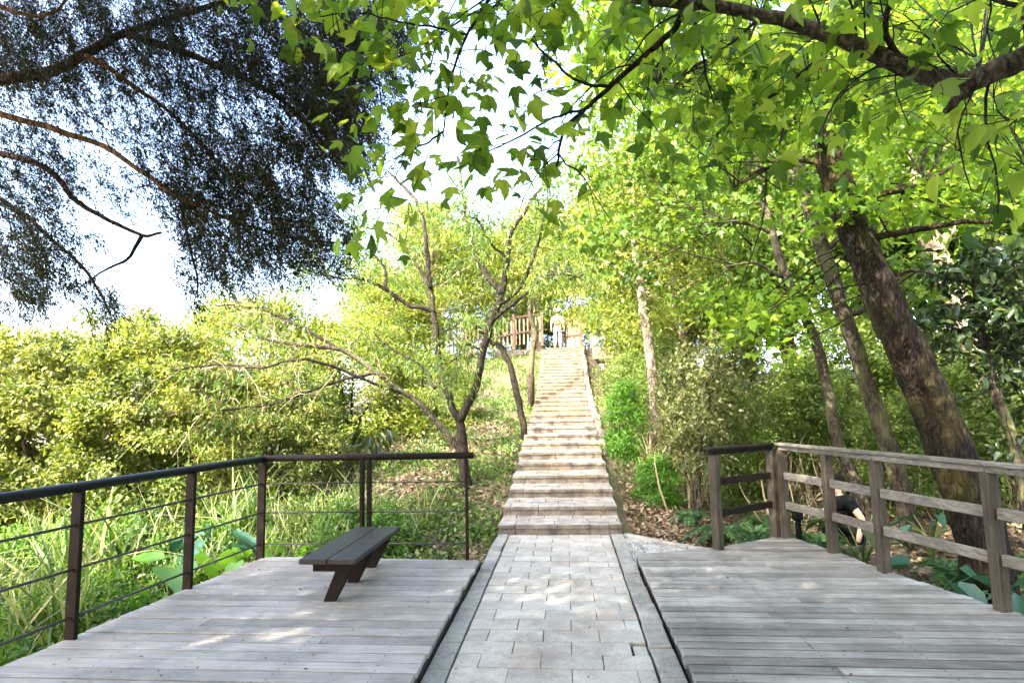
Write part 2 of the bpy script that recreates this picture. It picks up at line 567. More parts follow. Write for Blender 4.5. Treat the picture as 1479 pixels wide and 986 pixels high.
def ground(x, y):
    x, y = np.asarray(x, float), np.asarray(y, float)
    p = np.interp(y, PY, PZ)
    lh = np.interp(y, [-500, 0, 7, 9, 11, 14, 19, 25, 40, 500], [-.7, -.65, -.5, -.15, .3, .9, 2.0, 3.75, 4.0, 2.0])
    lh = lh - sstep(6, 11, -x) * np.clip(lh + .5, 0, 9) * .8
    rh = np.interp(y, [-500, 0, 7, 9, 12, 16, 22, 30, 500], [-.8, -.7, -.55, -.4, .1, .8, 1.9, 3.0, 3.0])
    z = p + (lh - p) * sstep(.95, 4.2, -x) + (rh - p) * sstep(.7, 2.6, x)
    z = z - 0.10 * sstep(.69, .8, x) * (1 - sstep(1.3, 2.2, x)) * sstep(8.2, 9, y) * (1 - sstep(12, 14, y))
    b = 0.10 * np.sin(x * 1.3 + 0.7 * y) * np.sin(y * 0.9 - .4 * x) + 0.045 * np.sin(x * 4.1 + 1.7) * np.sin(y * 3.7)
    edge = sstep(.95, 2.0, np.abs(x + .13))
    return z + b * edge * sstep(4.0, 9.0, np.abs(x) + y * .6)


def gpt(x, y, dz=0.0):
    return np.array([x, y, float(ground(x, y)) + dz])


def axis(lo, hi, fine_lo, fine_hi, step):
    a = list(np.arange(fine_lo, fine_hi, step))
    d, v = step, fine_lo
    pre = []
    while v > lo:
        d *= 1.25
        v -= d
        pre.append(v)
    d, v = step, fine_hi
    post = []
    while v < hi:
        post.append(v)
        d *= 1.25
        v += d
    return np.array(pre[::-1] + a + post)


gx, gy = axis(-600, 600, -12, 12, .2), axis(-300, 900, -2, 30, .2)
GX, GY = np.meshgrid(gx, gy)
gv = np.stack([GX, GY, ground(GX, GY)], -1).reshape(-1, 3)
nx_, ny_ = len(gx), len(gy)
ii = (np.arange(ny_ - 1)[:, None] * nx_ + np.arange(nx_ - 1)[None]).reshape(-1)
gf = np.stack([ii, ii + 1, ii + 1 + nx_, ii + nx_], -1)
gm = bpy.data.meshes.new('ground')
gm.from_pydata(gv.tolist(), [], gf.tolist())
gm.polygons.foreach_set('use_smooth', [True] * len(gm.polygons))
tag(link('ground', gm, M['ground']), kind='structure')

# ------------------------------------------------------------------ paved path
PX0, PX1 = -0.80, 0.52
b = MB()
b.box(PX0 - .16, PX1 + .17, -3.0, 8.06, -0.26, -0.128)
tag(b.build('path_bed', M['joint']), kind='structure')
b = MB()
CW, CL = 0.222, 0.415
row, y = 0, 8.045
while y > -1.5:
    off = (row % 2) * CL / 2 + 0.04
    x = PX0 - off
    while x < PX1:
        x0, x1 = max(x, PX0), min(x + CL, PX1)
        if x1 - x0 > .04:
            dz = rng.normal(0, .0016)
            q0, q1 = y - CW, y
            sunk = row == 16 and x1 > PX1 - .02
            if sunk: x0, q1, dz = x0 + .018, q1 - .022, -.014
            b.box(x0 + .0026, x1 - .0026, q0 + .003, q1 - .003, -0.155, -0.10 + dz, 0.0012)
        x += CL
    y -= CW
    row += 1
path = b.build('paved_path', M['paver'], bevel=.003, seg=2)
tag(path, kind='structure')
for nm, xa, xb, gap in (('path_kerb', PX0 - .155, PX0 - .012, 0), ('path_kerb', PX1 + .016, PX1 + .172, 1)):
    b = MB()
    y = 8.05
    while y > -1.5:
        L = .46 + rng.normal(0, .015)
        sh = rng.normal(0, .003)
        b.box(xa + sh, xb + sh, y - L + .004, y - .003, -0.24, -0.088 + rng.normal(0, .003), .002)
        y -= L
    tag(b.build(nm, M['kerb'], bevel=.008, seg=2), kind='structure')

# ------------------------------------------------------------------ stairs
st = thing('stone_staircase', 'long weathered stone staircase climbing the hill from the end of the paved path', 'staircase', (-.13, 8.05, -.1))
for k, (y0, y1, z) in enumerate(steps):
    b = MB()
    h = rises[k] + .10
    sh = rng.normal(0, .008) if k > 1 else 0
    near = k < 9
    xs = [STEP_X0 + sh, STEP_X0 + .2 + rng.normal(0, .03)]
    while xs[-1] < STEP_X1 - .62: xs.append(xs[-1] + (.40 + rng.random() * .2))
    xs += [STEP_X1 - .17, STEP_X1 + sh]
    for a, c in zip(xs[:-1], xs[1:]):                       # nosing blocks
        dz = rng.normal(0, .0015)
        o_ = rng.normal(0, .003)
        b.box(a + .002, c - .002, y0 + o_ - .006, y0 + .23, z - .05, z + dz, .0015)
        b.box(a + .002, c - .002, y0 + o_ + .018, y0 + .228, z - h, z - .0505, .0008)
    y, r_ = y0 + .235, 0
    while y < y1 - .02:                                     # paving of the tread
        d = min(.22, y1 - y + .05)
        x = STEP_X0 - (r_ % 2) * .2
        while x < STEP_X1 - .03:
            a, c = max(x, STEP_X0), min(x + .4, STEP_X1)
            if c - a > .03: b.box(a + .003, c - .003, y + .003, y + d, z - .12, z - .002 + rng.normal(0, .002), .001)
            x += .4
        y += d + .003
        r_ += 1
    o = b.build('step', M['step'] if k < 10 else M['step_sunlit'], st, bevel=.006, seg=2)
    o.data.materials.append(M['tread'] if k < 10 else M['step_sunlit'])   # lower flight: upward faces paler than risers; upper flight keeps its sunlit tint
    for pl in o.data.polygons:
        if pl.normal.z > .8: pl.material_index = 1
b = MB()                                                    # ragged kerb of upright stones at the right of the upper flight
for y0, y1, z in steps[6:]:
    y = y0
    while y < y1:
        d = .22 + rng.random() * .15
        b.box(STEP_X1 + .015 + rng.normal(0, .012), STEP_X1 + .16 + rng.normal(0, .02), y, y + d - .01, z - .3, z + .05 + rng.random() * .07, .012)
        y += d
b.build('side_kerb', M['step'], st, bevel=.02, seg=2)
b = MB()
b.box(-3.0, 3.2, TOP_Y + .02, TOP_Y + 3.2, TOP_Z - .5, TOP_Z - .004)
tag(b.build('hilltop_landing', M['step']), kind='structure')

# ------------------------------------------------------------------ decks
LX1, LY1 = -0.955, 6.47
left_poly = [(-3.95, -1.0), (LX1, -1.0), (LX1, LY1), (-3.40, LY1 + .02), (-3.52, 5.33), (-3.64, 4.15), (-3.76, 2.9)]
right_poly = [(.685, -1.0), (5.6, -1.0), (4.15, 2.3), (3.30, 4.90), (2.98, 5.95), (2.83, 6.70), (2.58, 7.56), (1.60, 6.90), (.705, 6.63)]


def clip_x(poly, y):
    xs = []
    for (xa, ya), (xb, yb) in zip(poly, poly[1:] + poly[:1]):
        if (ya - y) * (yb - y) < 0:
            xs.append(xa + (xb - xa) * (y - ya) / (yb - ya))
    xs.sort()
    return xs[:1] + xs[-1:] if len(xs) >= 2 else []


def deck(poly, pitch, gap, mat, label, yoff=0.0):
    t = thing('wooden_deck', label, 'deck', (poly[0][0], poly[0][1], 0))
    b = MB()
    ymax = max(p[1] for p in poly)
    y = ymax
    while y > -.95:
        ya, yb = y - pitch + gap, y
        A, B = clip_x(poly, ya + .004), clip_x(poly, yb - .004)
        if A and B or (A and not B):
            if not B: B = [A[0] + .01, A[1] - .01]
            dz = rng.normal(0, .0015)
            e0, e1 = rng.normal(0, .006), rng.normal(0, .006)
            # boards butt at random joints
            cuts = [0, 1]
            if A[1] - A[0] > 2 and rng.random() < .22: cuts = [0, rng.choice([.3, .45, .55, .7]), 1]
            for c0, c1 in zip(cuts[:-1], cuts[1:]):
                g0, g1 = (.0025 if c0 > 0 else 0), (.0025 if c1 < 1 else 0)
                P = [(A[0] + (A[1] - A[0]) * c0 + g0 + (e0 if c0 == 0 else 0), ya), (A[0] + (A[1] - A[0]) * c1 - g1 + (e1 if c1 == 1 else 0), ya),
                     (B[0] + (B[1] - B[0]) * c1 - g1 + (e1 if c1 == 1 else 0), yb), (B[0] + (B[1] - B[0]) * c0 + g0 + (e0 if c0 == 0 else 0), yb)]
                b.prism([(p[0], p[1], -.036 + dz + rng.normal(0, .0008)) for p in P], (0, 0, .036))
        y -= pitch
    boards = b
    b = MB()
    n = len(poly)
    cx, cy = np.mean([p[0] for p in poly]), np.mean([p[1] for p in poly])
    for (xa, ya), (xb, yb) in zip(poly, poly[1:] + poly[:1]):
        a, c = np.array([xa, ya]), np.array([xb, yb])
        d = unit(c - a)
        nn = np.array([-d[1], d[0]])
        if np.dot(nn, np.array([cx, cy]) - a) < 0: nn = -nn
        a, c = a + nn * .035, c + nn * .035
        b.obox((a[0], a[1], -.105), (c[0], c[1], -.105), .04, .13)
    b.build('fascia', M['fascia'], t)
    xs = [p[0] for p in poly]
    b, sc_ = MB(), MB()
    for x in np.arange(min(xs) + .25, max(xs) - .1, .62):
        ys = [q for q in np.arange(0.0, ymax, .02) if (lambda c: len(c) == 2 and c[0] + .06 < x < c[1] - .06)(clip_x(poly, q))]
        if len(ys) < 10: continue
        b.box(x - .025, x + .025, ys[0], ys[-1], -.17, -.042)
        y = ymax
        while y > ys[0] + pitch:
            if y < ys[-1]:
                for dy in (.28, .74):
                    c = (x + rng.normal(0, .004), y - pitch * dy + rng.normal(0, .003))
                    sc_.add([(c[0] + .0065 * math.cos(q), c[1] + .0065 * math.sin(q), .0022) for q in np.arange(6) * math.pi / 3], [tuple(range(6))])
            y -= pitch
    b.build('joists', M['fascia'], t)
    boards.v += sc_.v
    boards.f += [tuple(i + boards.n for i in f) for f in sc_.f]
    boards.r += sc_.r
    boards.n += sc_.n
    o = boards.build('boards', mat, t, bevel=.005, seg=2)
    o.data.materials.append(M['rail_metal'])
    for pl in o.data.polygons:
        if len(pl.vertices) == 6 and pl.area < .0003: pl.material_index = 1
    return t


deck(left_poly, .147, .015, M['deck'], 'grey weathered plank deck left of the path under the dark bench')
deck(right_poly, .118, .018, M['deck_r'], 'grey weathered plank deck right of the path inside the wooden railing')

# ------------------------------------------------------------------ left metal railing
t = thing('metal_railing', 'dark steel railing with round handrail and thin rods along the left deck', 'railing', (-3.41, 6.45, 0))
posts = [(-3.86, 1.75), (-3.75, 2.95), (-3.62, 4.16), (-3.52, 5.34), (-3.41, 6.44), (-2.265, 6.46), (-2.185, 6.46), (-1.10, 6.47)]
HZ = 1.075
for i, (x, y) in enumerate(posts):
    b = MB()
    lean = 0
    if i < 5:
        d = unit(np.array(posts[min(i + 1, 4)]) - np.array(posts[max(i - 1, 0)]))
        s = np.array([d[1], -d[0], 0])
        b.obox((x, y, -.14), (x, y, HZ - .02), .088, .036, side=s)
    elif i < 7: b.box(x - .017, x + .017, y - .04, y + .04, -.14, HZ - .02)
    else: b.box(x - .016, x + .016, y - .02, y + .02, -.14, HZ - .02)
    b.build('post', M['post_metal'], t, bevel=.003)
b = MB()
b.tube(curve([(x, y, HZ) for x, y in posts[:5]], 6), .038, 16)
b.build('handrail', M['rail_metal'], t, smooth=True)
b = MB()
b.tube([(-3.42, 6.45, HZ + .003), (-2.2, 6.465, HZ + .003), (-1.02, 6.475, HZ + .003)], .036, 16)
b.build('handrail', M['post_metal'], t, smooth=True)  # warm sunlight on the far run put in by the browner steel
for z in (.147, .485, .80):
    for a, c in zip(posts[:4], posts[1:5]):
        b = MB()
        b.tube([(a[0] - .0, a[1], z), (c[0] - .0, c[1], z)], .0105, 8)
        b.build('rod', M['rod_metal'], t, smooth=True)
    for a, c in ((posts[4], posts[5]), (posts[6], posts[7])):
        b = MB()
        b.tube([(a[0], a[1], z), (c[0], c[1], z)], .0075, 8)
        b.build('rod', M['rod_metal'], t, smooth=True)

# ------------------------------------------------------------------ right wooden railing
t = thing('wooden_railing', 'grey weathered timber railing with flat cap along the right deck', 'railing', (2.5, 7.5, 0))
RP = [(1.62, 6.83), (2.44, 7.46), (2.54, 7.40), (2.765, 6.69), (2.91, 5.97), (3.22, 4.92), (3.62, 3.7), (4.05, 2.4), (4.6, 1.0)]


def rpost(x, y, d, w=.085, dp=.095, zt=1.02):
    b = MB()
    b.obox((x, y, -.2), (x, y, zt), dp, w, side=np.array([d[1], -d[0], 0.]))
    return b.build('post', M['post_wood'], t, bevel=.006)


dA = unit(np.array(RP[1]) - np.array(RP[0]))
rpost(*RP[0], dA)
rpost(*RP[1], dA)
for i in range(2, len(RP)):
    d = unit(np.array(RP[min(i + 1, len(RP) - 1)]) - np.array(RP[max(i - 1, 2)]))
    rpost(*RP[i], d)


def bar(a, c, z, w, h, name, mat, over0=0.0, over1=0.0):
    d = unit(np.array(c) - np.array(a))
    a = np.array(a) - d * over0
    c = np.array(c) + d * over1
    b = MB()
    b.obox((*a, z), (*c, z), w, h)
    return b.build(name, mat, t, bevel=.005)


for z in (.38, .72): bar(RP[0], RP[1], z, .04, .075, 'rail', M['rail_shaded'], -.045, -.045)
bar(RP[0], RP[1], 1.045, .08, .05, 'top_rail', M['rail_shaded'], .05, .0)
bar(RP[0], RP[1], 1.085, .13, .028, 'cap_board', M['rail_shaded'], .08, .05)
bar(RP[2], RP[5], 1.087, .13, .030, 'cap_board', M['rail_wood'], .06, .0)
bar(RP[5], RP[8], 1.0865, .13, .030, 'cap_board', M['rail_wood'], -.004, .0)
for a, c in zip(RP[2:-1], RP[3:]):
    bar(a, c, 1.045, .075, .05, 'top_rail', M['rail_wood'], .0, -.002)
    for z in (.38, .72): bar(a, c, z, .038, .085, 'rail', M['rail_wood'], -.043, -.043)

# ------------------------------------------------------------------ bench
t = thing('wooden_bench', 'low dark backless wooden bench with slanted legs on the left deck', 'bench', (-2.0, 5.5, 0))
BX0, BX1, BY0, BY1, BZ = -2.25, -1.77, 4.88, 6.22, .375
b = MB()
mid = (BX0 + BX1) / 2
b.box(BX0, mid - .003, BY0, BY1, BZ - .042, BZ)
b.box(mid + .003, BX1, BY0 + .003, BY1 - .004, BZ - .042, BZ - .001)
b.build('seat', M['bench'], t, bevel=.005, seg=2)
for y in (5.00, 5.54, 6.05):
    b = MB()
    zt = BZ - .044
    fx, lw, ah = -2.03, .105, .085
    poly = [(BX0 + .07, zt), (BX0 + .07, zt - ah), (-1.985, zt - ah), (-2.085, .002), (-1.985, .002), (-1.805, zt)]
    b.prism([(x, y, z) for x, z in poly], (0, .06, 0))
    leg = b.build('leg', M['bench_leg'], t, bevel=.003)
    b = MB()
    b.box(BX0 + .05, -1.97, y - .012, y + .072, zt - ah - .008, zt - ah)
    b.build('bracket', M['bench_leg'], leg)

# ------------------------------------------------------------------ gravel patch and edging beside the right deck
b = MB()
pp = [on(902, 806, -.11), on(897, 778, -.11), on(935, 784, -.11), on(1000, 793, -.11), on(1036, 797, -.11), on(918, 802, -.11)]
pp = [(.70, 6.55), (.70, 7.98), (.95, 7.72), (1.35, 7.30), (1.75, 7.02), (1.62, 6.85)]
b.prism([(x, y, -.24) for x, y in pp], (0, 0, .13))
tag(b.build('gravel_bed', M['gravel']), kind='structure')
b = MB()
e = [(.72, 8.0), (1.0, 7.72), (1.4, 7.32), (1.72, 7.05)]
for a, c in zip(e[:-1], e[1:]): b.obox((*a, -.12), (*c, -.12), .09, .10)
tag(b.build('gravel_edging', M['kerb'], bevel=.01), kind='structure')
gpx = np.column_stack([rng.uniform(.72, 1.7, 900), rng.uniform(6.62, 7.95, 900), np.full(900, -.108)])
keep = (gpx[:, 0] - .7) * 1.0 + (gpx[:, 1] - 6.6) < 1.32
keep &= gpx[:, 1] > 6.66 + np.clip(gpx[:, 0] - .7, 0, 9) * .24
gpx = gpx[keep]
tag(link('loose_gravel', leaf_mesh('loose_gravel', gpx, rdir(len(gpx)), rdir(len(gpx), 1), rng.uniform(.012, .03, len(gpx)), T_OVAL), M['gravel']), 'loose pale gravel between the steps and the right deck', 'gravel', kind='stuff')

# ------------------------------------------------------------------ hilltop fences
def fence(name, label, pts, h, nslat, hr=.05):
    t = thing(name, label, 'fence', pts[0], 'fences at the top of the stairs')
    b = MB()
    pts = [np.array(p, float) for p in pts]
    for a, c in zip(pts[:-1], pts[1:]):
        n = max(2, int(np.linalg.norm(c - a) / .17))
        for k in range(n):
            p = a + (c - a) * (k + .5) / n
            hh = h * (.86 + .1 * rng.random())
            b.box(p[0] - .028, p[0] + .028, p[1] - .012, p[1] + .012, p[2] - .2, p[2] + hh, .006)
    b.build('slats', M['fence_wood'], t)
    for p in pts:
        b = MB()
        b.box(p[0] - .06, p[0] + .06, p[1] - .06, p[1] + .06, p[2] - .4, p[2] + h + .12)
        b.build('post', M['fence_rail'], t, bevel=.01)
    for q in (h * .98, h * .3):
        for a, c in zip(pts[:-1], pts[1:]):
            b = MB()
            b.obox(a + np.array([0, -.035, q]), c + np.array([0, -.035, q]), .05, .07)
            b.build('rail', M['fence_rail'], t)


fence('slat_fence', 'pale slatted timber fence on the crest left of the stairs', [at(640, 512, 24.0), at(700, 500, 24.3), at(742, 492, 24.6), at(783, 486, 25.0)], 1.0, 30)
fence('slat_fence', 'short slatted timber fence on the crest right of the climbing person', [at(818, 496, 26.2), at(840, 494, 24.9)], 1.05, 10)

# ------------------------------------------------------------------ plants: generators
def side_twigs(poly, rad, n, length, lvl=2, droop=0.15, spread=1.0, t0=0.25, up=0.2, mb=None):
    """random side twigs off a limb; returns leaf anchor points and directions"""
    P, D = [], []
    seg = np.gradient(poly, axis=0)
    for _ in range(n):
        f = t0 + (1 - t0) * rng.random()
        i = min(int(f * (len(poly) - 1)), len(poly) - 2)
        p = poly[i]
        d = unit(unit(seg[i]) * .7 + rng.normal(0, 1, 3) * spread * .8 + np.array([0, 0, up]))
        L = length * (.5 + rng.random() * .8)
        pts = [p]
        m_ = 6
        dd = d.copy()
        for k in range(m_):
            dd = unit(dd + rng.normal(0, .16, 3) + np.array([0, 0, -droop * (k / m_)]))
            pts.append(pts[-1] + dd * L / m_)
        pts = np.array(pts)
        r0 = max(.0022, min(rad * .4, L * .012))
        if mb is not None: mb.tube(pts, np.linspace(r0, r0 * .35, len(pts)), 5 if r0 > .006 else 4, cap=False)
        sg = np.gradient(pts, axis=0)
        for k in range(2, len(pts)):
            P.append(pts[k])
            D.append(unit(sg[k]))
        if lvl > 1:
            a, c = side_twigs(pts, r0, 3, L * .5, lvl - 1, droop, spread, .3, up, mb)
            P += a
            D += c
    return P, D


def leaves_on(P, D, per, jit, size, tmpl, hang=0.4, flat=0.7, svar=.3):
    P, D = np.repeat(np.array(P), per, 0), np.repeat(np.array(D), per, 0)
    n = len(P)
    P = P + rng.normal(0, jit, (n, 3))
    U = unit(D * .5 + rng.normal(0, .7, (n, 3)) + np.array([0, 0, -hang]))
    N = unit(np.array([0, 0, 1.0]) * flat + rng.normal(0, .45, (n, 3)))
    return P, U, N, size * (1 - svar + rng.random(n) * 2 * svar), tmpl


def pxl(pts, dy=0.0):
    return np.array([at(a, b_, y + dy) for a, b_, y in pts])


def cat(*sets):
    return [np.concatenate([np.asarray(s[i]) for s in sets]) for i in range(4)]


# ------------------------------------------------------------------ conifer overhead on the left
t = thing('conifer_tree', 'dark juniper-like conifer hanging over the left deck with drooping sprays', 'tree', (-5.6, 3.2, ground(-5.6, 3.2)))
trunk = curve([(-5.6, 3.2, -.8), (-5.55, 3.25, 1.5), (-5.6, 3.2, 4), (-5.5, 3.1, 7), (-5.45, 3.0, 9.5)], 6, .02)
b = MB()
b.tube(trunk, np.linspace(.24, .06, len(trunk)), 14, .1)
b.build('trunk', M['bark_conifer'], t, smooth=True)
C0 = np.array([-5.55, 3.2, 0])
climbs = [
    ([(-60, 118, 4.2), (60, 106, 4.3), (120, 80, 4.4), (180, 48, 4.6), (260, 22, 4.7), (340, -5, 4.8), (450, -60, 4.9)], 9, 'bark_conifer'),
    ([(-60, 145, 4.3), (0, 165, 4.3), (80, 188, 4.3), (150, 212, 4.4), (200, 245, 4.4), (260, 285, 4.5), (340, 320, 4.7), (430, 345, 4.9), (505, 352, 5.1)], 5, 'bark_orange'),
    ([(-60, 205, 4.6), (60, 240, 4.6), (105, 285, 4.6), (150, 314, 4.6), (205, 340, 4.6), (232, 336, 4.6)], 5, 'bark_conifer'),
    ([(-50, -5, 4.0), (10, 14, 4.0), (50, 25, 4.0), (85, 12, 4.0), (110, -20, 4.0)], 4, 'bark_orange'),
    ([(120, 80, 4.4), (150, 95, 4.4), (200, 130, 4.5), (260, 175, 4.7), (330, 250, 5.0), (380, 300, 5.1)], 4, 'bark_orange'),  # sun-dappled branch, its orange put into the bark colour
    ([(180, 48, 4.6), (300, 90, 4.8), (400, 140, 5.0), (470, 210, 5.2), (510, 250, 5.3)], 5, 'bark_conifer'),
    ([(340, -5, 4.8), (430, 40, 5.0), (500, 90, 5.1), (540, 140, 5.2)], 4, 'bark_conifer'),
    ([(-60, 260, 4.9), (20, 300, 4.9), (80, 350, 4.9), (130, 400, 5.0), (160, 455, 5.0)], 4, 'bark_conifer'),
    ([(205, 340, 4.6), (185, 375, 4.7), (150, 390, 4.8), (110, 420, 4.8)], 2.5, 'bark_grey'),
    ([(260, 285, 4.5), (270, 340, 4.7), (285, 400, 4.8), (283, 430, 4.8)], 2.5, 'bark_conifer'),
]
tw = MB()
spP, spD = [], []
for pts, rpx, mk in climbs:
    q = pxl(pts)
    if pts[0][0] < -20:
        s0 = trunk[int(np.argmin(np.abs(trunk[:, 2] - q[0][2] + .25)))]
        q = np.vstack([s0, q])
    c = curve(q, 6, .006)
    r0 = rpx * pts[0][2] / FPX
    b = MB()
    b.tube(c, np.linspace(r0 * 1.25, r0 * .4, len(c)), 9, .12)
    b.build('limb', M[mk], t, smooth=True)
# foliage: sprays that hang off twigs, in clumps
cl = [(60, 50, 80, 5), (180, 30, 80, 5), (300, 40, 90, 6), (420, 45, 80, 6), (500, 90, 75, 8), (545, 50, 45, 6), (470, 170, 62, 7), (505, 210, 42, 7),
      (60, 150, 60, 3), (160, 130, 60, 2.6), (255, 130, 55, 2.6), (330, 160, 60, 3), (400, 200, 55, 3.4), (260, 215, 55, 3.4), (190, 190, 40, 2),
      (320, 250, 65, 4), (400, 290, 65, 5), (340, 320, 65, 5), (450, 330, 50, 5), (270, 290, 45, 4), (480, 370, 30, 3), (420, 375, 35, 3), (300, 380, 38, 4), (275, 425, 20, 3), (350, 385, 35, 3),
      (30, 250, 55, 4), (100, 250, 40, 3), (50, 330, 50, 4), (25, 400, 45, 4), (75, 395, 40, 4), (155, 445, 24, 5), (125, 350, 20, 2.5), (5, 60, 60, 4), (115, 405, 20, 3), (45, 435, 22, 3), (180, 270, 35, 2.4)]
allP, allU, allT = [], [], []
anch = []
for px, py, rp, dens in cl:
    ns = int(dens * rp * rp / 76)
    tone = rng.random()
    for _ in range(ns):
        a_ = rng.random() * 6.283
        rr = rp * rng.random() ** .6 * 1.25
        Y = 4.75 + rng.normal(0, .38)
        anch.append((at(px + math.cos(a_) * rr, py + math.sin(a_) * rr, Y), tone))
for p, tone in anch:
    ax = unit(np.array([.35, .1, -.8]) + rng.normal(0, .30, 3))
    L = .16 + rng.random() * .26
    k = int(46 + rng.random() * 26)
    s = rng.random(k)
    side = rng.normal(0, 1, (k, 3))
    side = unit(side - np.outer(side @ ax, ax))
    bend = np.outer((s - .5) ** 2, np.array([0, 0, -.18]))
    base = p + np.outer((s - .5) * L, ax) + bend + side * (.008 + .028 * (1 - s[:, None]) * rng.random((k, 1)))
    allP.append(base)
    allU.append(unit(ax + side * .6))
    allT.append(np.clip(tone * .35 + rng.random(k) * .45 + (rng.random() < .12) * .35, 0, 1))
    if rng.random() < .22:
        e_ = p - ax * L * .5
        tw.tube(np.array([e_ + unit(rng.normal(0, .5, 3) + np.array([-.6, -.1, .6])) * (.15 + .2 * rng.random()), e_, p + ax * L * .45]), np.array([.0035, .0025, .001]), 4, cap=False)
P = np.concatenate(allP)
me = leaf_mesh('crown', P, np.concatenate(allU), rdir(len(P)), rng.uniform(.018, .040, len(P)), T_NEEDLE, np.concatenate(allT))
link('crown', me, M['conifer'], t, True)
# unseen crown over and behind the camera, made dense to shade deck and sprays
up_c = [(-5.4 + rng.normal(0, 1.5), .6 + rng.normal(0, 2.6), rng.uniform(4.3, 9.0)) for _ in range(150)]
up_c += [(rng.uniform(-6.5, -1.2), rng.uniform(.2, 3.6), rng.uniform(5.0, 7.2)) for _ in range(90)]
P, d_, tn = cluster(up_c, .6, 190, .7)
keep = (P[:, 2] > 3.4) & (P[:, 2] > 2.3 + .76 * P[:, 1])
me = leaf_mesh('upper_crown', P[keep], rdir(keep.sum(), -.4), rdir(keep.sum()), rng.uniform(.14, .26, keep.sum()), T_NEEDLE, tn[keep])
link('upper_crown', me, M['conifer'], t, True)
tw.build('twigs', M['bark_conifer'], t)

# ------------------------------------------------------------------ sweetgum bough overhead on the right
t = thing('sweetgum_tree', 'sweetgum bough of large three-lobed leaves reaching in overhead from the right', 'tree', (4.4, 1.2, ground(4.4, 1.2)))
b = MB()
tr_ = curve([(4.4, 1.2, -.9), (4.3, 1.25, 1.2), (4.1, 1.4, 2.6), (4.2, 1.2, 4.5), (4.0, 1.0, 7)], 8, .02)
b.tube(tr_, np.linspace(.2, .08, len(tr_)), 14, .1)
b.build('trunk', M['bark_mid'], t, smooth=True)
start = tr_[12]
boughs = [
    ([(1600, 40, 2.15), (1540, 58, 2.2), (1479, 84, 2.2), (1425, 108, 2.2), (1375, 122, 2.2), (1300, 92, 2.25), (1200, 52, 2.3), (1100, 22, 2.35), (1000, 6, 2.4), (900, -2, 2.45), (800, -16, 2.5), (700, -30, 2.6)], 19, 5),
    ([(1405, 118, 2.2), (1385, 142, 2.2), (1366, 160, 2.2)], 10, 4),
    ([(990, 8, 2.4), (975, 40, 2.42), (930, 82, 2.45), (880, 125, 2.5), (850, 155, 2.5), (815, 190, 2.5), (803, 240, 2.5)], 6, 2),
    ([(880, 125, 2.5), (840, 120, 2.45), (800, 90, 2.4), (768, 58, 2.4)], 3, 1.5),
    ([(850, 155, 2.5), (800, 170, 2.55), (745, 200, 2.6), (700, 222, 2.6)], 2.5, 1),
    ([(720, -25, 2.6), (700, 10, 2.6), (675, 50, 2.6), (655, 100, 2.6), (645, 150, 2.6), (640, 200, 2.6)], 3.5, 1.2),
    ([(675, 50, 2.6), (630, 40, 2.55), (570, 30, 2.5), (520, 20, 2.5), (450, 25, 2.5)], 2.2, 1),
    ([(640, 190, 2.6), (610, 210, 2.6), (570, 230, 2.6)], 2, 1),
    ([(1300, 92, 2.25), (1280, 40, 2.2), (1290, -30, 2.1)], 5, 3),
    ([(1000, 8, 2.4), (1010, 60, 2.5), (1020, 110, 2.6), (1030, 150, 2.6)], 3, 1),
    ([(1200, 52, 2.3), (1170, 95, 2.6), (1110, 140, 2.8), (1060, 160, 2.9)], 3.5, 1.2),
    ([(1479, 84, 2.2), (1500, 130, 2.3), (1470, 170, 2.5), (1440, 190, 2.6)], 4, 1.5),
    ([(1100, 22, 2.35), (1060, 60, 2.6), (1000, 100, 2.8), (960, 140, 3.0)], 3, 1.2),
    ([(1540, 58, 2.2), (1500, 20, 2.3), (1440, 0, 2.4), (1360, -20, 2.5)], 6, 2),
]
tw = MB()
LP, LD = [], []
for k, (pts, ra, rb) in enumerate(boughs):
    q = pxl(pts)
    if k == 0: q = np.vstack([start, q])
    c = curve(q, 8, .004)
    b = MB()
    rr = np.linspace(ra, rb, len(c)) * 2.35 / FPX
    b.tube(c, rr, 12 if k < 2 else 7, .13)
    b.build('limb', M['bark_lichen'] if k < 2 else M['bark_grey'], t, smooth=True)
    n = {0: 26, 1: 0}.get(k, 8)
    if n:
        a, d = side_twigs(c, rr.mean(), n, .42, 2, .5, 1.0, .15 if k else .3, -.05, tw)
        LP += a
        LD += d
LP, LD = np.array(LP), np.array(LD)
sel = rng.random(len(LP)) < .27
S1 = leaves_on(LP[sel], LD[sel], 1, .03, .076, T_LOBE, .45, .7, .5)
# further sprays of the same crown, behind and above
extra = []
for px0, px1, py0, py1, n, Y0, Y1 in ((1020, 1520, -90, 190, 50, 2.7, 4.2), (740, 1100, -60, 100, 20, 2.8, 3.8), (560, 760, -50, 40, 7, 2.6, 3.4), (420, 560, -30, 30, 3, 2.4, 2.7), (530, 650, 20, 230, 6, 2.6, 3.2), (1020, 1520, 60, 200, 26, 3.2, 4.6)):
    for _ in range(n): extra.append(at(rng.uniform(px0, px1), rng.uniform(py0, py1), rng.uniform(Y0, Y1)))
P, d_, tn = cluster(extra, .24, 14, .5)
S2 = leaves_on(P, d_, 1, .01, .080, T_LOBE, .4, .75, .45)
Z = cat(S1, S2)
link('crown', leaf_mesh('crown', *Z, T_LOBE), M['sweet'], t, True)
for e_ in extra:
    j = int(np.argmin(np.linalg.norm(LP - e_, axis=1)))
    tw.tube(np.array([LP[j], (LP[j] + e_) / 2 + np.array([0, 0, .04]), e_, e_ + np.array([rng.normal(0, .1), rng.normal(0, .1), -.12])]), np.array([.004, .0035, .003, .0015]), 4, cap=False)
tw.build('twigs', M['bark_grey'], t)
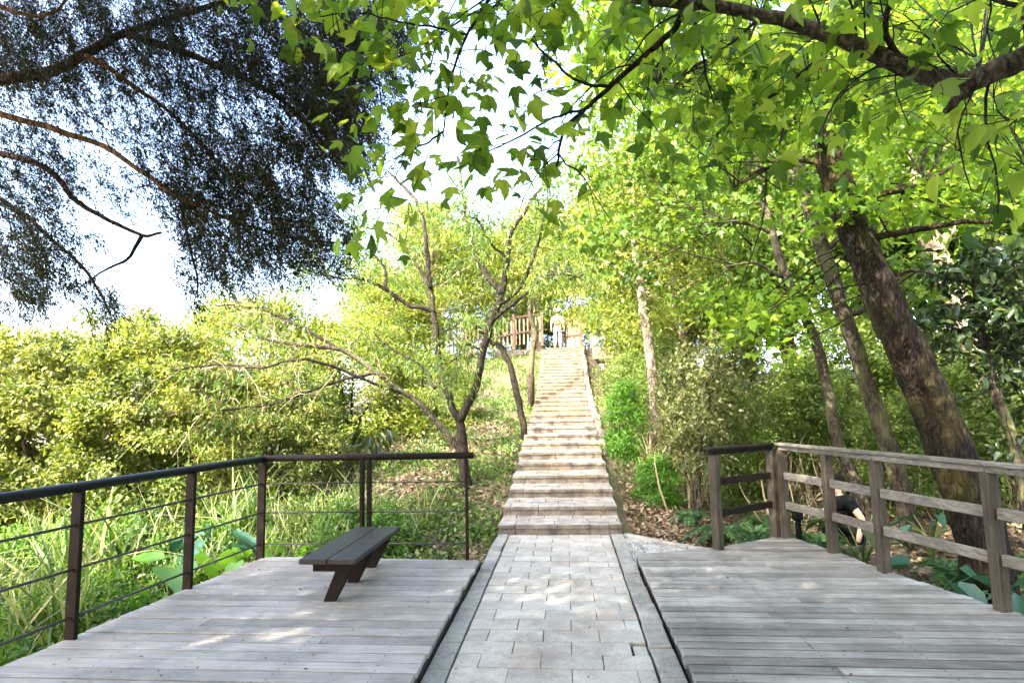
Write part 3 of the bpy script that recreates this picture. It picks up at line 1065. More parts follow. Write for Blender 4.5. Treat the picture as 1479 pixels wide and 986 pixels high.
# crown above, out of the picture, that shades the right deck
up_c = [(rng.normal(2.4, 2.2), rng.normal(-.8, 2.2), rng.uniform(4.2, 7.0)) for _ in range(130)]
P, d_, tn = cluster(up_c, .6, 60, .5)
keep = (P[:, 2] > 3.2)
Z = leaves_on(P[keep], d_[keep], 1, .01, .12, T_LOBE, .3, .9)
link('upper_crown', leaf_mesh('upper_crown', *Z[:4], T_LOBE), M['sweet'], t, True)


# ------------------------------------------------------------------ trees of the right-hand wood
def wood_tree(name, label, pts, rads, barkm, limbs, clumps, leafm, tmpl, lsize, n_each, crad=.42, group='trees of the wood right of the stairs', sides=14, rough=.1, ground_drop=None, flat=.4):
    """pts: trunk as (px, py, Y); limbs: lists of (px, py, Y) with radius px; clumps: (px0,px1,py0,py1,n,Y0,Y1)"""
    q = pxl(pts)
    g = float(ground(q[0][0], q[0][1]))
    base = q[0] + (q[0] - q[1]) / np.linalg.norm(q[0] - q[1]) * max(.05, (q[0][2] - g + .25))
    base[2] = min(base[2], g - .15)
    c = curve(np.vstack([base, q]), 10, .006)
    rr = np.interp(np.linspace(0, 1, len(c)), np.linspace(0, 1, len(rads) + 1), [rads[0] * 1.25] + list(rads)) * pts[0][2] / FPX * .82
    t = thing(name, label, 'tree', (base[0], base[1], g), group)
    b = MB()
    b.tube(c, rr, sides, rough)
    b.build('trunk', M[barkm], t, smooth=True)
    tw = MB()
    AP = [c[len(c) * 2 // 3:]]
    for lp, r_ in limbs:
        lc = curve(pxl(lp), 7, .008)
        b = MB()
        b.tube(lc, np.linspace(r_, r_ * .35, len(lc)) * lp[0][2] / FPX, 8, .1)
        b.build('limb', M[barkm], t, smooth=True)
        AP.append(lc)
    AP = np.vstack(AP)
    cen = []
    for px0, px1, py0, py1, n, Y0, Y1 in clumps:
        for _ in range(n): cen.append(at(rng.uniform(px0, px1), rng.uniform(py0, py1), rng.uniform(Y0, Y1)))
    cen = np.array(cen)
    cen = cen[cen[:, 2] > ground(cen[:, 0], cen[:, 1]) + .3]
    P, d_, tn = cluster(cen, crad, n_each, flat)
    Z = leaves_on(P, d_, 1, .01, lsize, tmpl, .3, .85)
    link('crown', leaf_mesh('crown', *Z[:4], tmpl, tn), M[leafm], t, True)
    for e_ in cen:
        dd = np.linalg.norm(AP - e_, axis=1)
        j = int(rng.choice(np.argsort(dd)[:14]))
        if dd[j] > 1.9: continue
        mid = (AP[j] + e_) / 2 + rng.normal(0, .08, 3)
        tw.tube(curve([AP[j], mid, e_, e_ + rng.normal(0, .2, 3)], 3), np.linspace(.012, .003, 10), 4, cap=False)
    if len(tw.v) > 5: tw.build('twigs', M['bark_grey'], t)
    return t


wood_tree('leaning_tree', 'thick dark mossy trunk leaning left behind the right railing', [(1438, 880, 6.3), (1412, 760, 6.3), (1368, 640, 6.3), (1325, 540, 6.25), (1282, 445, 6.2), (1238, 340, 6.15), (1208, 260, 6.1), (1196, 200, 6.05), (1188, 130, 6.0), (1180, 20, 6.0), (1190, -150, 6.0)],
          [36, 35, 33, 30, 28, 25, 23, 22, 19, 14, 8], 'bark_big',
          [([(1238, 292, 6.1), (1280, 278, 6.0), (1325, 270, 5.9), (1380, 240, 5.7)], 6), ([(1245, 345, 6.15), (1290, 338, 6.0), (1340, 330, 5.8), (1400, 320, 5.6), (1479, 322, 5.4)], 6),
           ([(1196, 240, 6.05), (1150, 232, 6.2), (1100, 245, 6.4), (1060, 272, 6.6)], 4.5), ([(1192, 215, 6.0), (1170, 180, 5.6), (1120, 150, 5.3)], 5), ([(1195, 180, 6.0), (1260, 130, 5.6), (1330, 90, 5.2)], 6), ([(1285, 400, 6.2), (1320, 392, 6.0), (1360, 400, 5.9)], 3)],
          [(1000, 1479, -60, 130, 70, 4.8, 7.5), (1230, 1500, 60, 330, 56, 6.4, 8.2), (1000, 1150, 130, 290, 22, 6.4, 8.0), (1060, 1170, 420, 510, 8, 6.8, 7.6), (820, 1010, 20, 150, 24, 5.0, 7.0), (1200, 1270, 280, 310, 3, 5.75, 5.9)],
          'sweet', T_LOBE, .10, 46, .42, sides=28, rough=.16)
wood_tree('slender_tree', 'slender grey trunk just left of the thick leaning trunk', [(1318, 780, 8.6), (1298, 690, 8.6), (1268, 600, 8.6), (1238, 510, 8.6), (1212, 430, 8.6), (1185, 350, 8.6), (1160, 270, 8.6), (1148, 200, 8.6), (1140, 60, 8.6)],
          [15, 14, 13.5, 12.5, 12.5, 12, 10, 8.5, 5], 'bark_mid', [([(1190, 365, 8.6), (1225, 330, 8.4), (1250, 300, 8.2)], 5), ([(1160, 270, 8.6), (1120, 230, 8.7), (1080, 215, 9)], 5), ([(1222, 460, 8.6), (1260, 440, 8.4), (1300, 400, 8.2)], 4)],
          [(920, 1300, 40, 300, 56, 9.0, 11.5), (1230, 1479, 380, 470, 12, 9, 11), (1230, 1300, 390, 450, 6, 8.9, 9.8)], 'maple', T_LOBE, .11, 46, .5)
wood_tree('slim_tree', 'slim crooked trunk rising behind the person in the bushes', [(1258, 752, 9.6), (1232, 690, 9.6), (1208, 630, 9.6), (1195, 560, 9.6), (1180, 500, 9.6), (1155, 440, 9.6), (1128, 380, 9.6), (1112, 320, 9.6), (1098, 270, 9.6), (1085, 180, 9.6)],
          [11, 10, 9, 8.5, 8, 8, 7, 6, 5, 3], 'bark_lichen', [([(1112, 335, 9.6), (1080, 322, 9.5), (1050, 318, 9.4)], 3), ([(1130, 400, 9.6), (1090, 380, 9.5), (1050, 385, 9.4)], 3), ([(1165, 460, 9.6), (1120, 450, 9.5), (1080, 470, 9.5)], 2.5)],
          [(840, 1080, 180, 350, 46, 9.2, 11.5), (1000, 1130, 420, 500, 12, 9, 10.0), (850, 930, 300, 400, 10, 9, 11)], 'maple', T_LOBE, .11, 42, .5)
wood_tree('pale_tree', 'pale straight trunk standing close right of the stairs', [(948, 632, 13.0), (944, 560, 13.0), (936, 490, 13.0), (926, 420, 13.0), (916, 340, 13.0), (908, 200, 13.0)],
          [9, 8.5, 8.5, 8, 7, 5], 'bark_pale', [([(926, 420, 13), (880, 380, 13), (850, 372, 13)], 3), ([(918, 350, 13), (960, 300, 13), (1000, 280, 13)], 3)],
          [(840, 1010, 120, 350, 60, 11.5, 15), (880, 1010, 350, 470, 18, 12, 14.5)], 'yellow', T_DIA, .14, 70, .6)
wood_tree('grey_tree', 'broad pale grey trunk deep in the wood at right', [(1440, 640, 12.5), (1425, 560, 12.5), (1400, 480, 12.5), (1375, 420, 12.5), (1350, 360, 12.5), (1325, 300, 12.5), (1300, 180, 12.5)],
          [20, 19, 18, 17, 16, 14, 9], 'bark_pale', [([(1350, 360, 12.5), (1400, 310, 12.3), (1460, 290, 12)], 6)],
          [(1180, 1500, 60, 330, 60, 11, 15), (1280, 1480, 330, 400, 12, 12.8, 15)], 'maple', T_DIA, .17, 60, .7)
wood_tree('dark_leaved_tree', 'thin curving stem with dark glossy leaves at the right edge', [(1474, 690, 7.6), (1462, 630, 7.6), (1438, 570, 7.6), (1424, 510, 7.6), (1412, 450, 7.6), (1408, 390, 7.6), (1412, 330, 7.6)],
          [8, 7.5, 7, 6, 5, 4, 3], 'bark_mid', [([(1424, 510, 7.6), (1390, 480, 7.4), (1362, 470, 7.3)], 3), ([(1412, 450, 7.6), (1450, 400, 7.5), (1479, 380, 7.4)], 3)],
          [(1360, 1500, 340, 470, 34, 6.9, 8.4), (1345, 1430, 440, 520, 9, 7.1, 8), (1430, 1500, 470, 640, 16, 7.4, 8.6)], 'dark', T_OVAL, .13, 34, .34)

# ------------------------------------------------------------------ many-stemmed peach-like tree in the middle
t = thing('spreading_tree', 'open many-stemmed tree with narrow leaves left of the stairs', 'tree', (*at(672, 692, 10.3)[:2], ground(*at(672, 692, 10.3)[:2])))
D0 = 10.3
stems = [
    ([(675, 712, 0), (671, 680, 0), (668, 640, 0), (664, 606, 0)], 9.5, 7),
    ([(664, 608, 0), (648, 572, 0), (634, 520, .1), (628, 462, .1), (620, 400, .2), (614, 340, .2), (606, 300, .3), (585, 272, .4), (560, 250, .5)], 6.5, 2),
    ([(664, 608, 0), (686, 560, -.1), (698, 508, -.1), (714, 456, -.2), (726, 418, -.2), (735, 375, -.3), (738, 340, -.3), (765, 295, -.4), (790, 262, -.4)], 7, 2),
    ([(726, 425, -.2), (702, 395, 0), (684, 360, .2), (674, 320, .3), (668, 270, .4), (662, 225, .5)], 5.5, 2),
    ([(720, 440, -.2), (750, 415, -.3), (770, 370, -.5), (785, 320, -.6), (800, 280, -.7)], 3.5, 1.2),
    ([(712, 462, -.2), (752, 430, -.5), (795, 396, -.7), (835, 400, -.9)], 3.5, 1.2),
    ([(666, 655, 0), (634, 612, -.1), (592, 572, -.2), (545, 538, -.4), (490, 504, -.6), (440, 498, -.8), (390, 490, -1), (335, 468, -1.2)], 6, 1.8),
    ([(490, 504, -.6), (430, 470, -.6), (370, 445, -.7), (310, 440, -.8)], 2.8, 1),
    ([(545, 538, -.4), (480, 552, -.8), (420, 575, -1.0), (350, 590, -1.2), (290, 592, -1.4)], 2.8, 1),
    ([(592, 572, -.2), (520, 545, -.7), (450, 520, -1.2), (380, 530, -1.5), (310, 528, -1.7), (250, 535, -1.9)], 2.8, 1),
    ([(628, 450, .1), (590, 440, -.1), (560, 418, -.2), (556, 390, -.2), (540, 366, -.3)], 4, 1.5),
    ([(575, 430, -.1), (530, 405, -.3), (490, 402, -.4), (440, 385, -.5)], 3, 1),
    ([(622, 415, .1), (595, 370, .3), (565, 340, .5), (530, 330, .6), (480, 320, .8)], 3, 1),
    ([(628, 560, .0), (610, 530, .6), (560, 500, 1.0), (540, 480, 1.3)], 3, 1),
    ([(700, 506, 0), (672, 498, -.3), (660, 515, -.5), (640, 528, -.6)], 2.2, .8),
    ([(735, 375, -.3), (705, 345, -.5), (690, 320, -.7), (660, 300, -.9)], 2.2, .8),
]
tw, twl = MB(), MB()
LP, LD = [], []
for k, (pts, ra, rb) in enumerate(stems):
    c = curve([at(a, b_, D0 + y_) for a, b_, y_ in pts], 7, .018 if k else .006)
    if k == 0: c[0][2] = min(c[0][2], float(ground(c[0][0], c[0][1])) - .1)
    rr = np.linspace(ra, rb, len(c)) * D0 / FPX * .90
    b = MB()
    b.tube(c, rr, 10 if k < 3 else 7, .14)
    b.build('trunk' if k == 0 else 'limb', M['bark_lichen'] if k == 6 else M['bark_grey'], t, smooth=True)
    if k:
        a, d = side_twigs(c, rr.mean(), 26 if 6 <= k <= 9 else 15, .8, 2, .35, .9, .3, .15, twl if 6 <= k <= 9 else tw)
        if 6 <= k <= 9: a, d = a[::3], d[::3]
        LP += a
        LD += d
tw.build('twigs', M['bark_lichen'], t)
twl.build('dry_twigs', M['dry'], t)
LP, LD = np.array(LP), np.array(LD)
sel = rng.random(len(LP)) < .62
Z = leaves_on(LP[sel], LD[sel], 4, .08, .115, T_LANCE, .8, .5)
link('crown', leaf_mesh('crown', *Z[:4], T_LANCE), M['peach'], t, True)

# small trees on the bank
def small_tree(name, label, pts, rads, barkm, group=None, twn=10, leaf='peach', lsz=.12):
    q = pxl(pts)
    c = curve(q, 8, .012)
    c[0][2] = min(c[0][2], float(ground(c[0][0], c[0][1])) - .12)
    t = thing(name, label, 'tree', (c[0][0], c[0][1], ground(c[0][0], c[0][1])), group)
    b = MB()
    b.tube(c, np.interp(np.linspace(0, 1, len(c)), np.linspace(0, 1, len(rads)), rads) * pts[0][2] / FPX, 9, .16)
    b.build('trunk', M[barkm], t, smooth=True)
    tw = MB()
    a, d = side_twigs(c, .03, twn, .9, 2, .3, .9, .6, .3, tw)
    tw.build('twigs', M[barkm], t)
    Z = leaves_on(a, d, 3, .08, lsz, T_LANCE, .6, .5)
    link('crown', leaf_mesh('crown', *Z[:4], T_LANCE), M[leaf], t, True)


small_tree('bent_sapling', 'dark bent sapling on the grassy bank left of the stairs', [(757, 616, 13.5), (748, 575, 13.5), (738, 535, 13.5), (724, 502, 13.5), (705, 490, 13.4), (690, 470, 13.2)], [5, 5, 4.5, 4.5, 3, 2], 'bark_grey', twn=8)
small_tree('pale_twin_tree', 'pale crooked tree close to the upper flight left of the stairs', [(766, 556, 18.5), (768, 520, 18.5), (772, 480, 18.5), (765, 450, 18.5), (772, 415, 18.5), (790, 380, 18.3)], [5, 4.6, 4.2, 3.2, 2.4, 1.6], 'bark_mid', twn=16, leaf='yellow')

# ------------------------------------------------------------------ shrubs
def shrub_proto(nc, n_each, lsize, tmpl, leafm, lump=.16, shell=.75, asp=1.0):
    """unit shrub: half-ellipsoid of radius 1, height 1, origin at base"""
    a = rng.random(nc) * 6.283
    zc = rng.random(nc)
    rr = np.sqrt(np.clip(1 - (zc * .95) ** 2.2, 0, 1)) * (shell + (1 - shell) * rng.random(nc)) * (1 + rng.normal(0, .10, nc))
    cen = np.stack([np.cos(a) * rr, np.sin(a) * rr, zc * (1 + rng.normal(0, .06, nc))], -1)
    cen[:, 2] *= asp
    P, d_, tn = cluster(cen, lump, n_each, .75)
    P[:, 2] = np.maximum(P[:, 2], 0.01)
    n = len(P)
    outw = unit(P * np.array([1, 1, .5 / asp]))
    U = unit(outw * .6 + rng.normal(0, .7, (n, 3)) + np.array([0, 0, -.15]))
    N = unit(outw * .5 + rng.normal(0, .5, (n, 3)) + np.array([0, 0, .7]))
    me = leaf_mesh('foliage', P, U, N, lsize * (.7 + .6 * rng.random(n)), tmpl, tn)
    me.materials.append(M[leafm])
    b = MB()
    for _ in range(7):
        d = cen[int(rng.integers(nc))] * .85
        b.tube(curve([(rng.normal(0, .05), rng.normal(0, .05), -.08), d * .5 + rng.normal(0, .05, 3), d], 4), np.linspace(.022, .006, 9), 6, cap=False)
    ms = b.mesh('stems')
    ms.materials.append(M['bark_grey'])
    return me, ms, asp


def put_shrub(proto, name, label, x, y, r, h, rot, group, cat_='shrub', dz=0.0):
    t = thing(name, label, cat_, (x, y, float(ground(x, y)) - .05 + dz), group)
    t.rotation_euler = (0, 0, rot)
    t.scale = (r, r, h / proto[2])
    for nm, me in (('foliage', proto[0]), ('stems', proto[1])):
        o = bpy.data.objects.new(nm, me)
        o.parent = t
        COL.objects.link(o)
    return t


hA = shrub_proto(200, 150, .044, T_OVAL, 'hedge', .12, .75, 1.75)
hB = shrub_proto(200, 140, .048, T_OVAL, 'hedge_b', .125, .75, 1.75)
yA = shrub_proto(150, 120, .06, T_DIA, 'yellow', .2, .75, 1.6)
gh = 'sunlit shrubs beyond the left deck'
for i, (x, y, r, h, lb) in enumerate([
        (-11.6, 9.2, 2.0, 3.5, 'leafy sunlit shrub at the far left edge beyond the steel railing'),
        (-9.2, 9.6, 1.9, 3.25, 'wide sunlit shrub behind the first steel railing post'),
        (-7.2, 10.0, 1.7, 3.0, 'rounded sunlit shrub behind the middle of the left railing'),
        (-5.5, 10.9, 1.35, 2.2, 'low sunlit shrub behind the railing corner under bare branches'),
        (-10.6, 13.0, 2.4, 4.0, 'tall shrub rising behind the leftmost sunlit shrubs'),
        (-7.6, 13.6, 2.1, 3.6, 'tall yellowish shrub below the gap in the conifer'),
        (-5.4, 14.6, 1.8, 2.7, 'yellow-green shrub behind the low left branch of the spreading tree'),
        (-3.6, 15.6, 1.3, 1.8, 'small yellow-green shrub seen between the stems of the spreading tree')]):
    put_shrub(yA if i >= 5 else (hA, hB)[i % 2], 'sunlit_shrub', lb, x, y, r, h, i * 1.3, gh)
# wood understorey at the right
uA = shrub_proto(110, 60, .26, T_LANCE, 'bamboo', .36, .4, 3.4)
uB = shrub_proto(130, 90, .075, T_OVAL, 'dark', .2, .5, 1.8)
uC = shrub_proto(150, 90, .085, T_DIA, 'under', .26, .45, 2.5)
uD = shrub_proto(120, 60, .11, T_LANCE, 'olive', .3, .4, 2.8)
gu = 'bushes of the wood right of the stairs'
for i, (pr, nm, x, y, r, h, lb) in enumerate([
        (uD, 'understorey_bush', 2.4, 12.2, .8, 2.5, 'airy olive green bush between the stairs and the slim trunk'),
        (uD, 'understorey_bush', 3.5, 12.8, 1.2, 2.6, 'dull green bush behind the corner of the wooden railing'),
        (uC, 'understorey_bush', 4.7, 12.2, 1.0, 2.2, 'green bush low behind the slim trunk'),
        (uC, 'understorey_bush', 2.3, 14.4, .8, 2.6, 'leafy green bush behind the bright bamboo tuft'),
        (uC, 'understorey_bush', 3.0, 10.9, .7, 1.9, 'light green sapling bush behind the railing corner'),
        (uC, 'understorey_bush', 5.3, 10.2, .8, 1.7, 'green bush between the slim and slender trunks'),
        (uC, 'understorey_bush', 6.2, 13.5, 1.6, 3.0, 'tall green bush between the slender and thick trunks'),
        (uC, 'understorey_bush', 7.4, 11.2, 1.1, 2.4, 'leafy bush behind the thick leaning trunk'),
        (uB, 'understorey_bush', 6.6, 7.8, .9, 1.9, 'dark glossy bush at the right edge behind the railing'),
        (uC, 'understorey_bush', 9.2, 14.0, 1.9, 3.6, 'large green bush at the far right deep in the wood'),
        (uA, 'bamboo_clump', 1.22, 12.6, .42, 1.5, 'bright green bamboo tuft beside the stairs'),
        (uC, 'understorey_bush', 1.75, 16.5, .75, 1.9, 'leafy green bush beside the upper stairs'),
        (uD, 'understorey_bush', 1.9, 20.5, 1.0, 2.4, 'olive bush near the top of the stairs at right'),
        (uA, 'bamboo_clump', 1.5, 10.2, .38, .75, 'low bamboo tuft at the foot of the right bank')]):
    put_shrub(pr, nm, lb, x, y, r, h, i * 2.1, gu, 'bamboo' if 'bamboo' in nm else 'bush')

for x, y, r_, h_, lb in [(-1.6, 31.5, 1.6, 2.3, 'low bush behind the stair top left of the climbing person'), (1.0, 31.0, 1.5, 2.6, 'low bush behind the stair top right of the climbing person'), (-4.2, 33.0, 2.0, 2.2, 'low bush behind the hilltop fence'), (3.9, 26.0, 1.5, 2.4, 'low bush on the crest behind the pale straight trunk'), (6.8, 27.0, 1.8, 2.6, 'low bush on the crest deep in the wood')]:
    put_shrub(yA, 'crest_bush', lb, x, y, r_, h_, x, 'bushes on the crest', 'bush')
wA = shrub_proto(40, 30, .17, T_OVAL, 'weed', .32, .45, 1.2)
for i in range(58):
    x, y = rng.uniform(-7.6, -3.95), rng.uniform(3.2, 8.4)
    if i > 48: x, y = rng.uniform(-3.3, -2.2), rng.uniform(7.0, 8.6)
    put_shrub(wA, 'leafy_weed', 'low leafy weed in the long grass beside the left deck', x, y, .22 + .2 * rng.random(), .3 + .3 * rng.random(), rng.random() * 6, 'weeds in the grass beside the left deck', 'weed')
for i, (x, y, h_, lb) in enumerate([(-4.6, 5.0, .95, 'pale arching grass tussock behind the first two steel posts'), (-5.6, 6.6, 1.15, 'tall arching grass tussock in front of the sunlit shrubs'), (-4.6, 8.2, 1.0, 'arching grass tussock behind the railing corner'),
                                    (-6.6, 5.6, 1.1, 'arching grass tussock at the left edge'), (-4.35, 3.7, .8, 'grass tussock nearest the steel railing at left'), (-3.1, 8.4, .75, 'grass tussock behind the far steel railing')]):
    t = thing('grass_tussock', lb, 'grass tussock', gpt(x, y), 'tussocks beyond the left railing')
    n = 80
    U = unit(rng.normal(0, .5, (n, 3)) + np.array([0, 0, 1]))
    P = gpt(x, y, -.03) + rng.normal(0, .07, (n, 3)) * np.array([1, 1, 0])
    T_ = (T_BLADE[0] * np.array([1, 1, 2.6]), T_BLADE[1])
    N = unit(U * np.array([1, 1, 0]) + np.array([0, 0, .35]) + rng.normal(0, .15, (n, 3)))
    link('blades', leaf_mesh('blades', P, U, N, h_ * rng.uniform(.6, 1.15, n), T_), M['grass'], t, True)

# ------------------------------------------------------------------ background trees (copies share their meshes)
def tree_proto(nc, n_each, lsize, leafm, barkm, tmpl=T_DIA, lump=.17, low=.28):
    """unit tree, height 1, origin at base"""
    b = MB()
    tc_ = curve([(0, 0, -.05), (.01, .01, .3), (-.015, .01, .6), (.01, 0, .9)], 6, .003)
    b.tube(tc_, np.linspace(.022, .005, len(tc_)), 9, .12)
    cen = []
    while len(cen) < nc:
        z = low + (1 - low) * rng.random()
        u = (z - low) / (1 - low)
        R_ = .33 * (math.sin(math.pi * min(1, u * .85 + .12)) ** .6)
        a, rr = rng.random() * 6.283, R_ * math.sqrt(rng.random())
        cen.append((math.cos(a) * rr, math.sin(a) * rr, z))
    cen = np.array(cen)
    cen = cen[np.argsort(rng.random(len(cen)))]
    for c in cen[:40]:
        j = int(np.clip((c[2] * .8) * len(tc_), 3, len(tc_) - 2))
        b.tube(curve([tc_[j], (tc_[j] + c) / 2 + np.array([0, 0, .02]), c], 4), np.linspace(.007, .002, 9), 5, cap=False)
    mt_ = b.mesh('trunk', True)
    mt_.materials.append(M[barkm])
    P, d_, tn = cluster(cen, lump * .55, n_each, .5)
    Z = leaves_on(P, d_, 1, .002, lsize, tmpl, .3, .8)
    mc = leaf_mesh('crown', *Z[:4], tmpl, tn)
    mc.materials.append(M[leafm])
    return mt_, mc


def put_tree(pr, name, label, x, y, h, rot, wide=1.0, group=None):
    t = thing(name, label, 'tree', (x, y, float(ground(x, y)) - .05), group)
    t.rotation_euler = (0, 0, rot)
    t.scale = (h * wide, h * wide, h)
    for nm, me in (('trunk', pr[0]), ('crown', pr[1])):
        o = bpy.data.objects.new(nm, me)
        o.parent = t
        COL.objects.link(o)
    return t


pG = tree_proto(140, 140, .022, 'maple', 'bark_mid')
pY = tree_proto(120, 150, .022, 'yellow', 'bark_pale')
pS = tree_proto(110, 170, .026, 'yellow', 'bark_pale', T_LANCE, .15, .2)
gb = 'trees standing further back on the hill'
for i, (pr, x, y, h, wd, lb) in enumerate([
        (pY, 3.4, 17.5, 8.5, 1.0, 'yellow-green tree right of the upper stairs behind the pale trunk'),
        (pG, 6.2, 16.5, 10.5, 1.0, 'tall green tree deep between the slim and slender trunks'),
        (pY, 9.5, 19.5, 11.5, 1.1, 'sunlit yellowish tree deep in the wood behind the thick trunk'),
        (pG, 11.8, 15.5, 11.0, 1.1, 'tall green tree far right behind the broad grey trunk'),
        (pG, 14.5, 21.0, 12.5, 1.2, 'tallest green tree at the far right of the wood'),
        (pY, 4.6, 24.5, 9.5, 1.1, 'yellow-green tree on the crest right of the person'),
        (pG, 8.2, 27.0, 12.0, 1.1, 'green tree on the crest deep in the wood'),
        (pY, 2.2, 30.5, 9.5, 1.2, 'bright tree directly behind the climbing person'),
        (pS, -1.2, 29.0, 7.6, 1.3, 'airy yellow-green tree behind the hilltop fence'),
        (pS, -4.4, 27.5, 6.2, 1.4, 'low airy tree at the left end of the hilltop fence'),
        (pY, -6.8, 22.0, 3.6, 1.5, 'low bushy tree behind the left limb of the spreading tree'),
        (pY, -2.4, 34.0, 8.0, 1.3, 'yellowish tree far behind the hilltop fence'),
        (pS, -6.6, 31.0, 6.4, 1.3, 'airy tree far behind the left limb of the spreading tree'),
        (pS, -5.6, 24.0, 6.8, 1.2, 'airy sunlit tree behind the left stem of the spreading tree'),
        (pS, -8.6, 26.5, 6.0, 1.3, 'airy sunlit tree left of the spreading tree above the shrubs'),
        (pS, 2.6, 21.0, 7.5, 1.0, 'thin-leaved sunlit tree leaning over the upper stairs'),
        (pG, 17.5, 14.0, 12.0, 1.2, 'green tree filling the right edge of the wood'),
        (pG, 12.5, 9.0, 9.0, 1.1, 'broad green tree beyond the right edge of the railing')]):
    put_tree(pr, 'hill_tree', lb, x, y, h, i * 1.7, wd, gb)
gs = 'unseen trees behind the viewpoint that shade the decks'  # unseen, read from the foreground shade; extra ones added to deepen it
for i, (x, y, h, wd) in enumerate([(-5.2, -5.2, 9.0, 1.05), (-2.0, -6.6, 10, 1.05), (1.6, -4.8, 9.5, 1.0), (-8.6, -3.6, 8.5, 1.0), (5.2, -2.6, 9, 1.0), (-1.4, -4.4, 9.5, 1.15), (-4.2, -9.0, 11.5, 1.1), (.2, -9.5, 12, 1.1)]):
    put_tree(pG, 'canopy_tree', ('leafy tree behind the viewpoint shading the left deck', 'leafy tree behind the viewpoint shading the path', 'leafy tree behind the viewpoint shading the steps', 'leafy tree behind the viewpoint at far left', 'leafy tree behind the viewpoint shading the right deck', 'leafy tree nearest behind the viewpoint', 'tall leafy tree farther behind the viewpoint at left', 'tallest leafy tree farther behind the viewpoint')[i], x, y, h, i * 2.2, wd, gs)

# ------------------------------------------------------------------ broad-leaved plants and ferns
def rosette(name, label, cat_, x, y, n, L, H, leafm, tmpl_w=.42, group=None, z=None, heart=True):
    g = float(ground(x, y)) if z is None else z
    t = thing(name, label, cat_, (x, y, g), group)
    b = MB()
    lf = []
    for k in range(n):
        a = k * 2.4 + rng.normal(0, .3)
        out = np.array([math.cos(a), math.sin(a), 0])
        tip = np.array([x, y, g]) + out * H * (.35 + .35 * rng.random()) + np.array([0, 0, H * (.6 + .5 * rng.random())])
        b.tube(curve([np.array([x, y, g - .03]), np.array([x, y, g]) + out * H * .12 + np.array([0, 0, H * .5]), tip], 4), np.linspace(.012, .006, 9), 5, cap=False)
        lf.append((tip, unit(out * .8 + np.array([0, 0, -.55 + rng.normal(0, .25)])), unit(out * .5 + np.array([rng.normal(0, .3), rng.normal(0, .3), .8])), L * (.7 + .5 * rng.random())))
    b.build('stems', M['cover'], t)
    k_ = tmpl_w
    T = (np.array([(0, 0, 0), (k_ * .55, -.12, .04), (k_ * .9, .12, .09), (k_ * .85, .4, .08), (k_ * .5, .72, .02), (0, 1, -.14),
                   (-k_ * .5, .72, .02), (-k_ * .85, .4, .08), (-k_ * .9, .12, .09), (-k_ * .55, -.12, .04)]), [(0, 1, 2, 3, 4, 5), (0, 5, 6, 7, 8, 9)])
    P, U, N, S = [np.array(q) for q in zip(*lf)]
    link('leaves', leaf_mesh('leaves', P, U, N, S, T), M[leafm], t, True)
    return t


def xy(px, py, z): return on(px, py, z)[:2]


gp = 'broad-leaved plants around the decks'
rosette('taro_plant', 'bright green taro with big heart leaves behind the second steel post', 'plant', -4.15, 6.0, 7, .42, .62, 'taro', .46, gp)
rosette('taro_plant', 'green taro with large leaves near the railing corner', 'plant', -3.75, 6.75, 6, .36, .5, 'taro', .42, gp)
rosette('taro_plant', 'low taro leaves beneath the far steel railing left of the bench', 'plant', -2.9, 6.95, 5, .3, .36, 'taro', .42, gp)
rosette('broadleaf_plant', 'dark upright strap-leaved plant between the second and third steel posts', 'plant', -4.5, 7.3, 11, .55, .55, 'bluegreen', .16, gp)
rosette('broadleaf_plant', 'dark rosette shrub behind the double post of the far railing', 'plant', *xy(540, 672, .45), 14, .34, .62, 'dark', .2, gp)
rosette('broadleaf_plant', 'blue-green wide-leaved plant just behind the fourth wooden post', 'plant', 3.45, 6.1, 5, .36, .42, 'bluegreen', .42, gp, z=-.42)
rosette('broadleaf_plant', 'dark plant at the foot of the thick leaning trunk', 'plant', 3.95, 5.75, 8, .26, .40, 'bluegreen', .3, gp, z=-.42)
rosette('broadleaf_plant', 'blue-green climbing leaves by the nearest wooden post', 'plant', 4.0, 4.75, 9, .24, .75, 'bluegreen', .34, gp, z=-.5)
rosette('broadleaf_plant', 'leafy dark plant behind the railing between second and third wooden posts', 'plant', 3.35, 7.35, 12, .22, .7, 'dark', .3, gp, z=-.5)
rosette('broadleaf_plant', 'low blue-green plant behind the crouching person', 'plant', 4.6, 8.2, 10, .24, .6, 'bluegreen', .3, gp)


def fern(label, x, y, n, L, z=None):
    g = float(ground(x, y)) if z is None else z
    t = thing('fern', label, 'fern', (x, y, g), 'ferns under the right railing')
    P, U, N, S = [], [], [], []
    b = MB()
    for k in range(n):
        a = k * 2.4 + rng.normal(0, .3)
        out = np.array([math.cos(a), math.sin(a), 0])
        pts = curve([np.array([x, y, g]), np.array([x, y, g]) + out * L * .35 + np.array([0, 0, L * .5]), np.array([x, y, g]) + out * L * .9 + np.array([0, 0, L * .3])], 9)
        b.tube(pts, np.linspace(.006, .002, len(pts)), 4, cap=False)
        sd = np.cross(out, (0, 0, 1))
        sg = unit(np.gradient(pts, axis=0))
        for i in range(3, len(pts)):
            for s in (-1, 1):
                for q in (0, .5):
                    P.append(pts[i] - sg[i] * q * L / 20)
                    U.append(sd * s + sg[i] * .5 + rng.normal(0, .1, 3))
                    N.append(np.cross(sd, sg[i]) * 1.0 + rng.normal(0, .15, 3))
                    S.append(L * .30 * (1 - .75 * i / len(pts)) + .02)
    b.build('stalks', M['fern'], t)
    N = np.array(N)
    N[N[:, 2] < 0] *= -1
    link('fronds', leaf_mesh('fronds', P, U, N, S, T_LANCE), M['fern'], t, True)


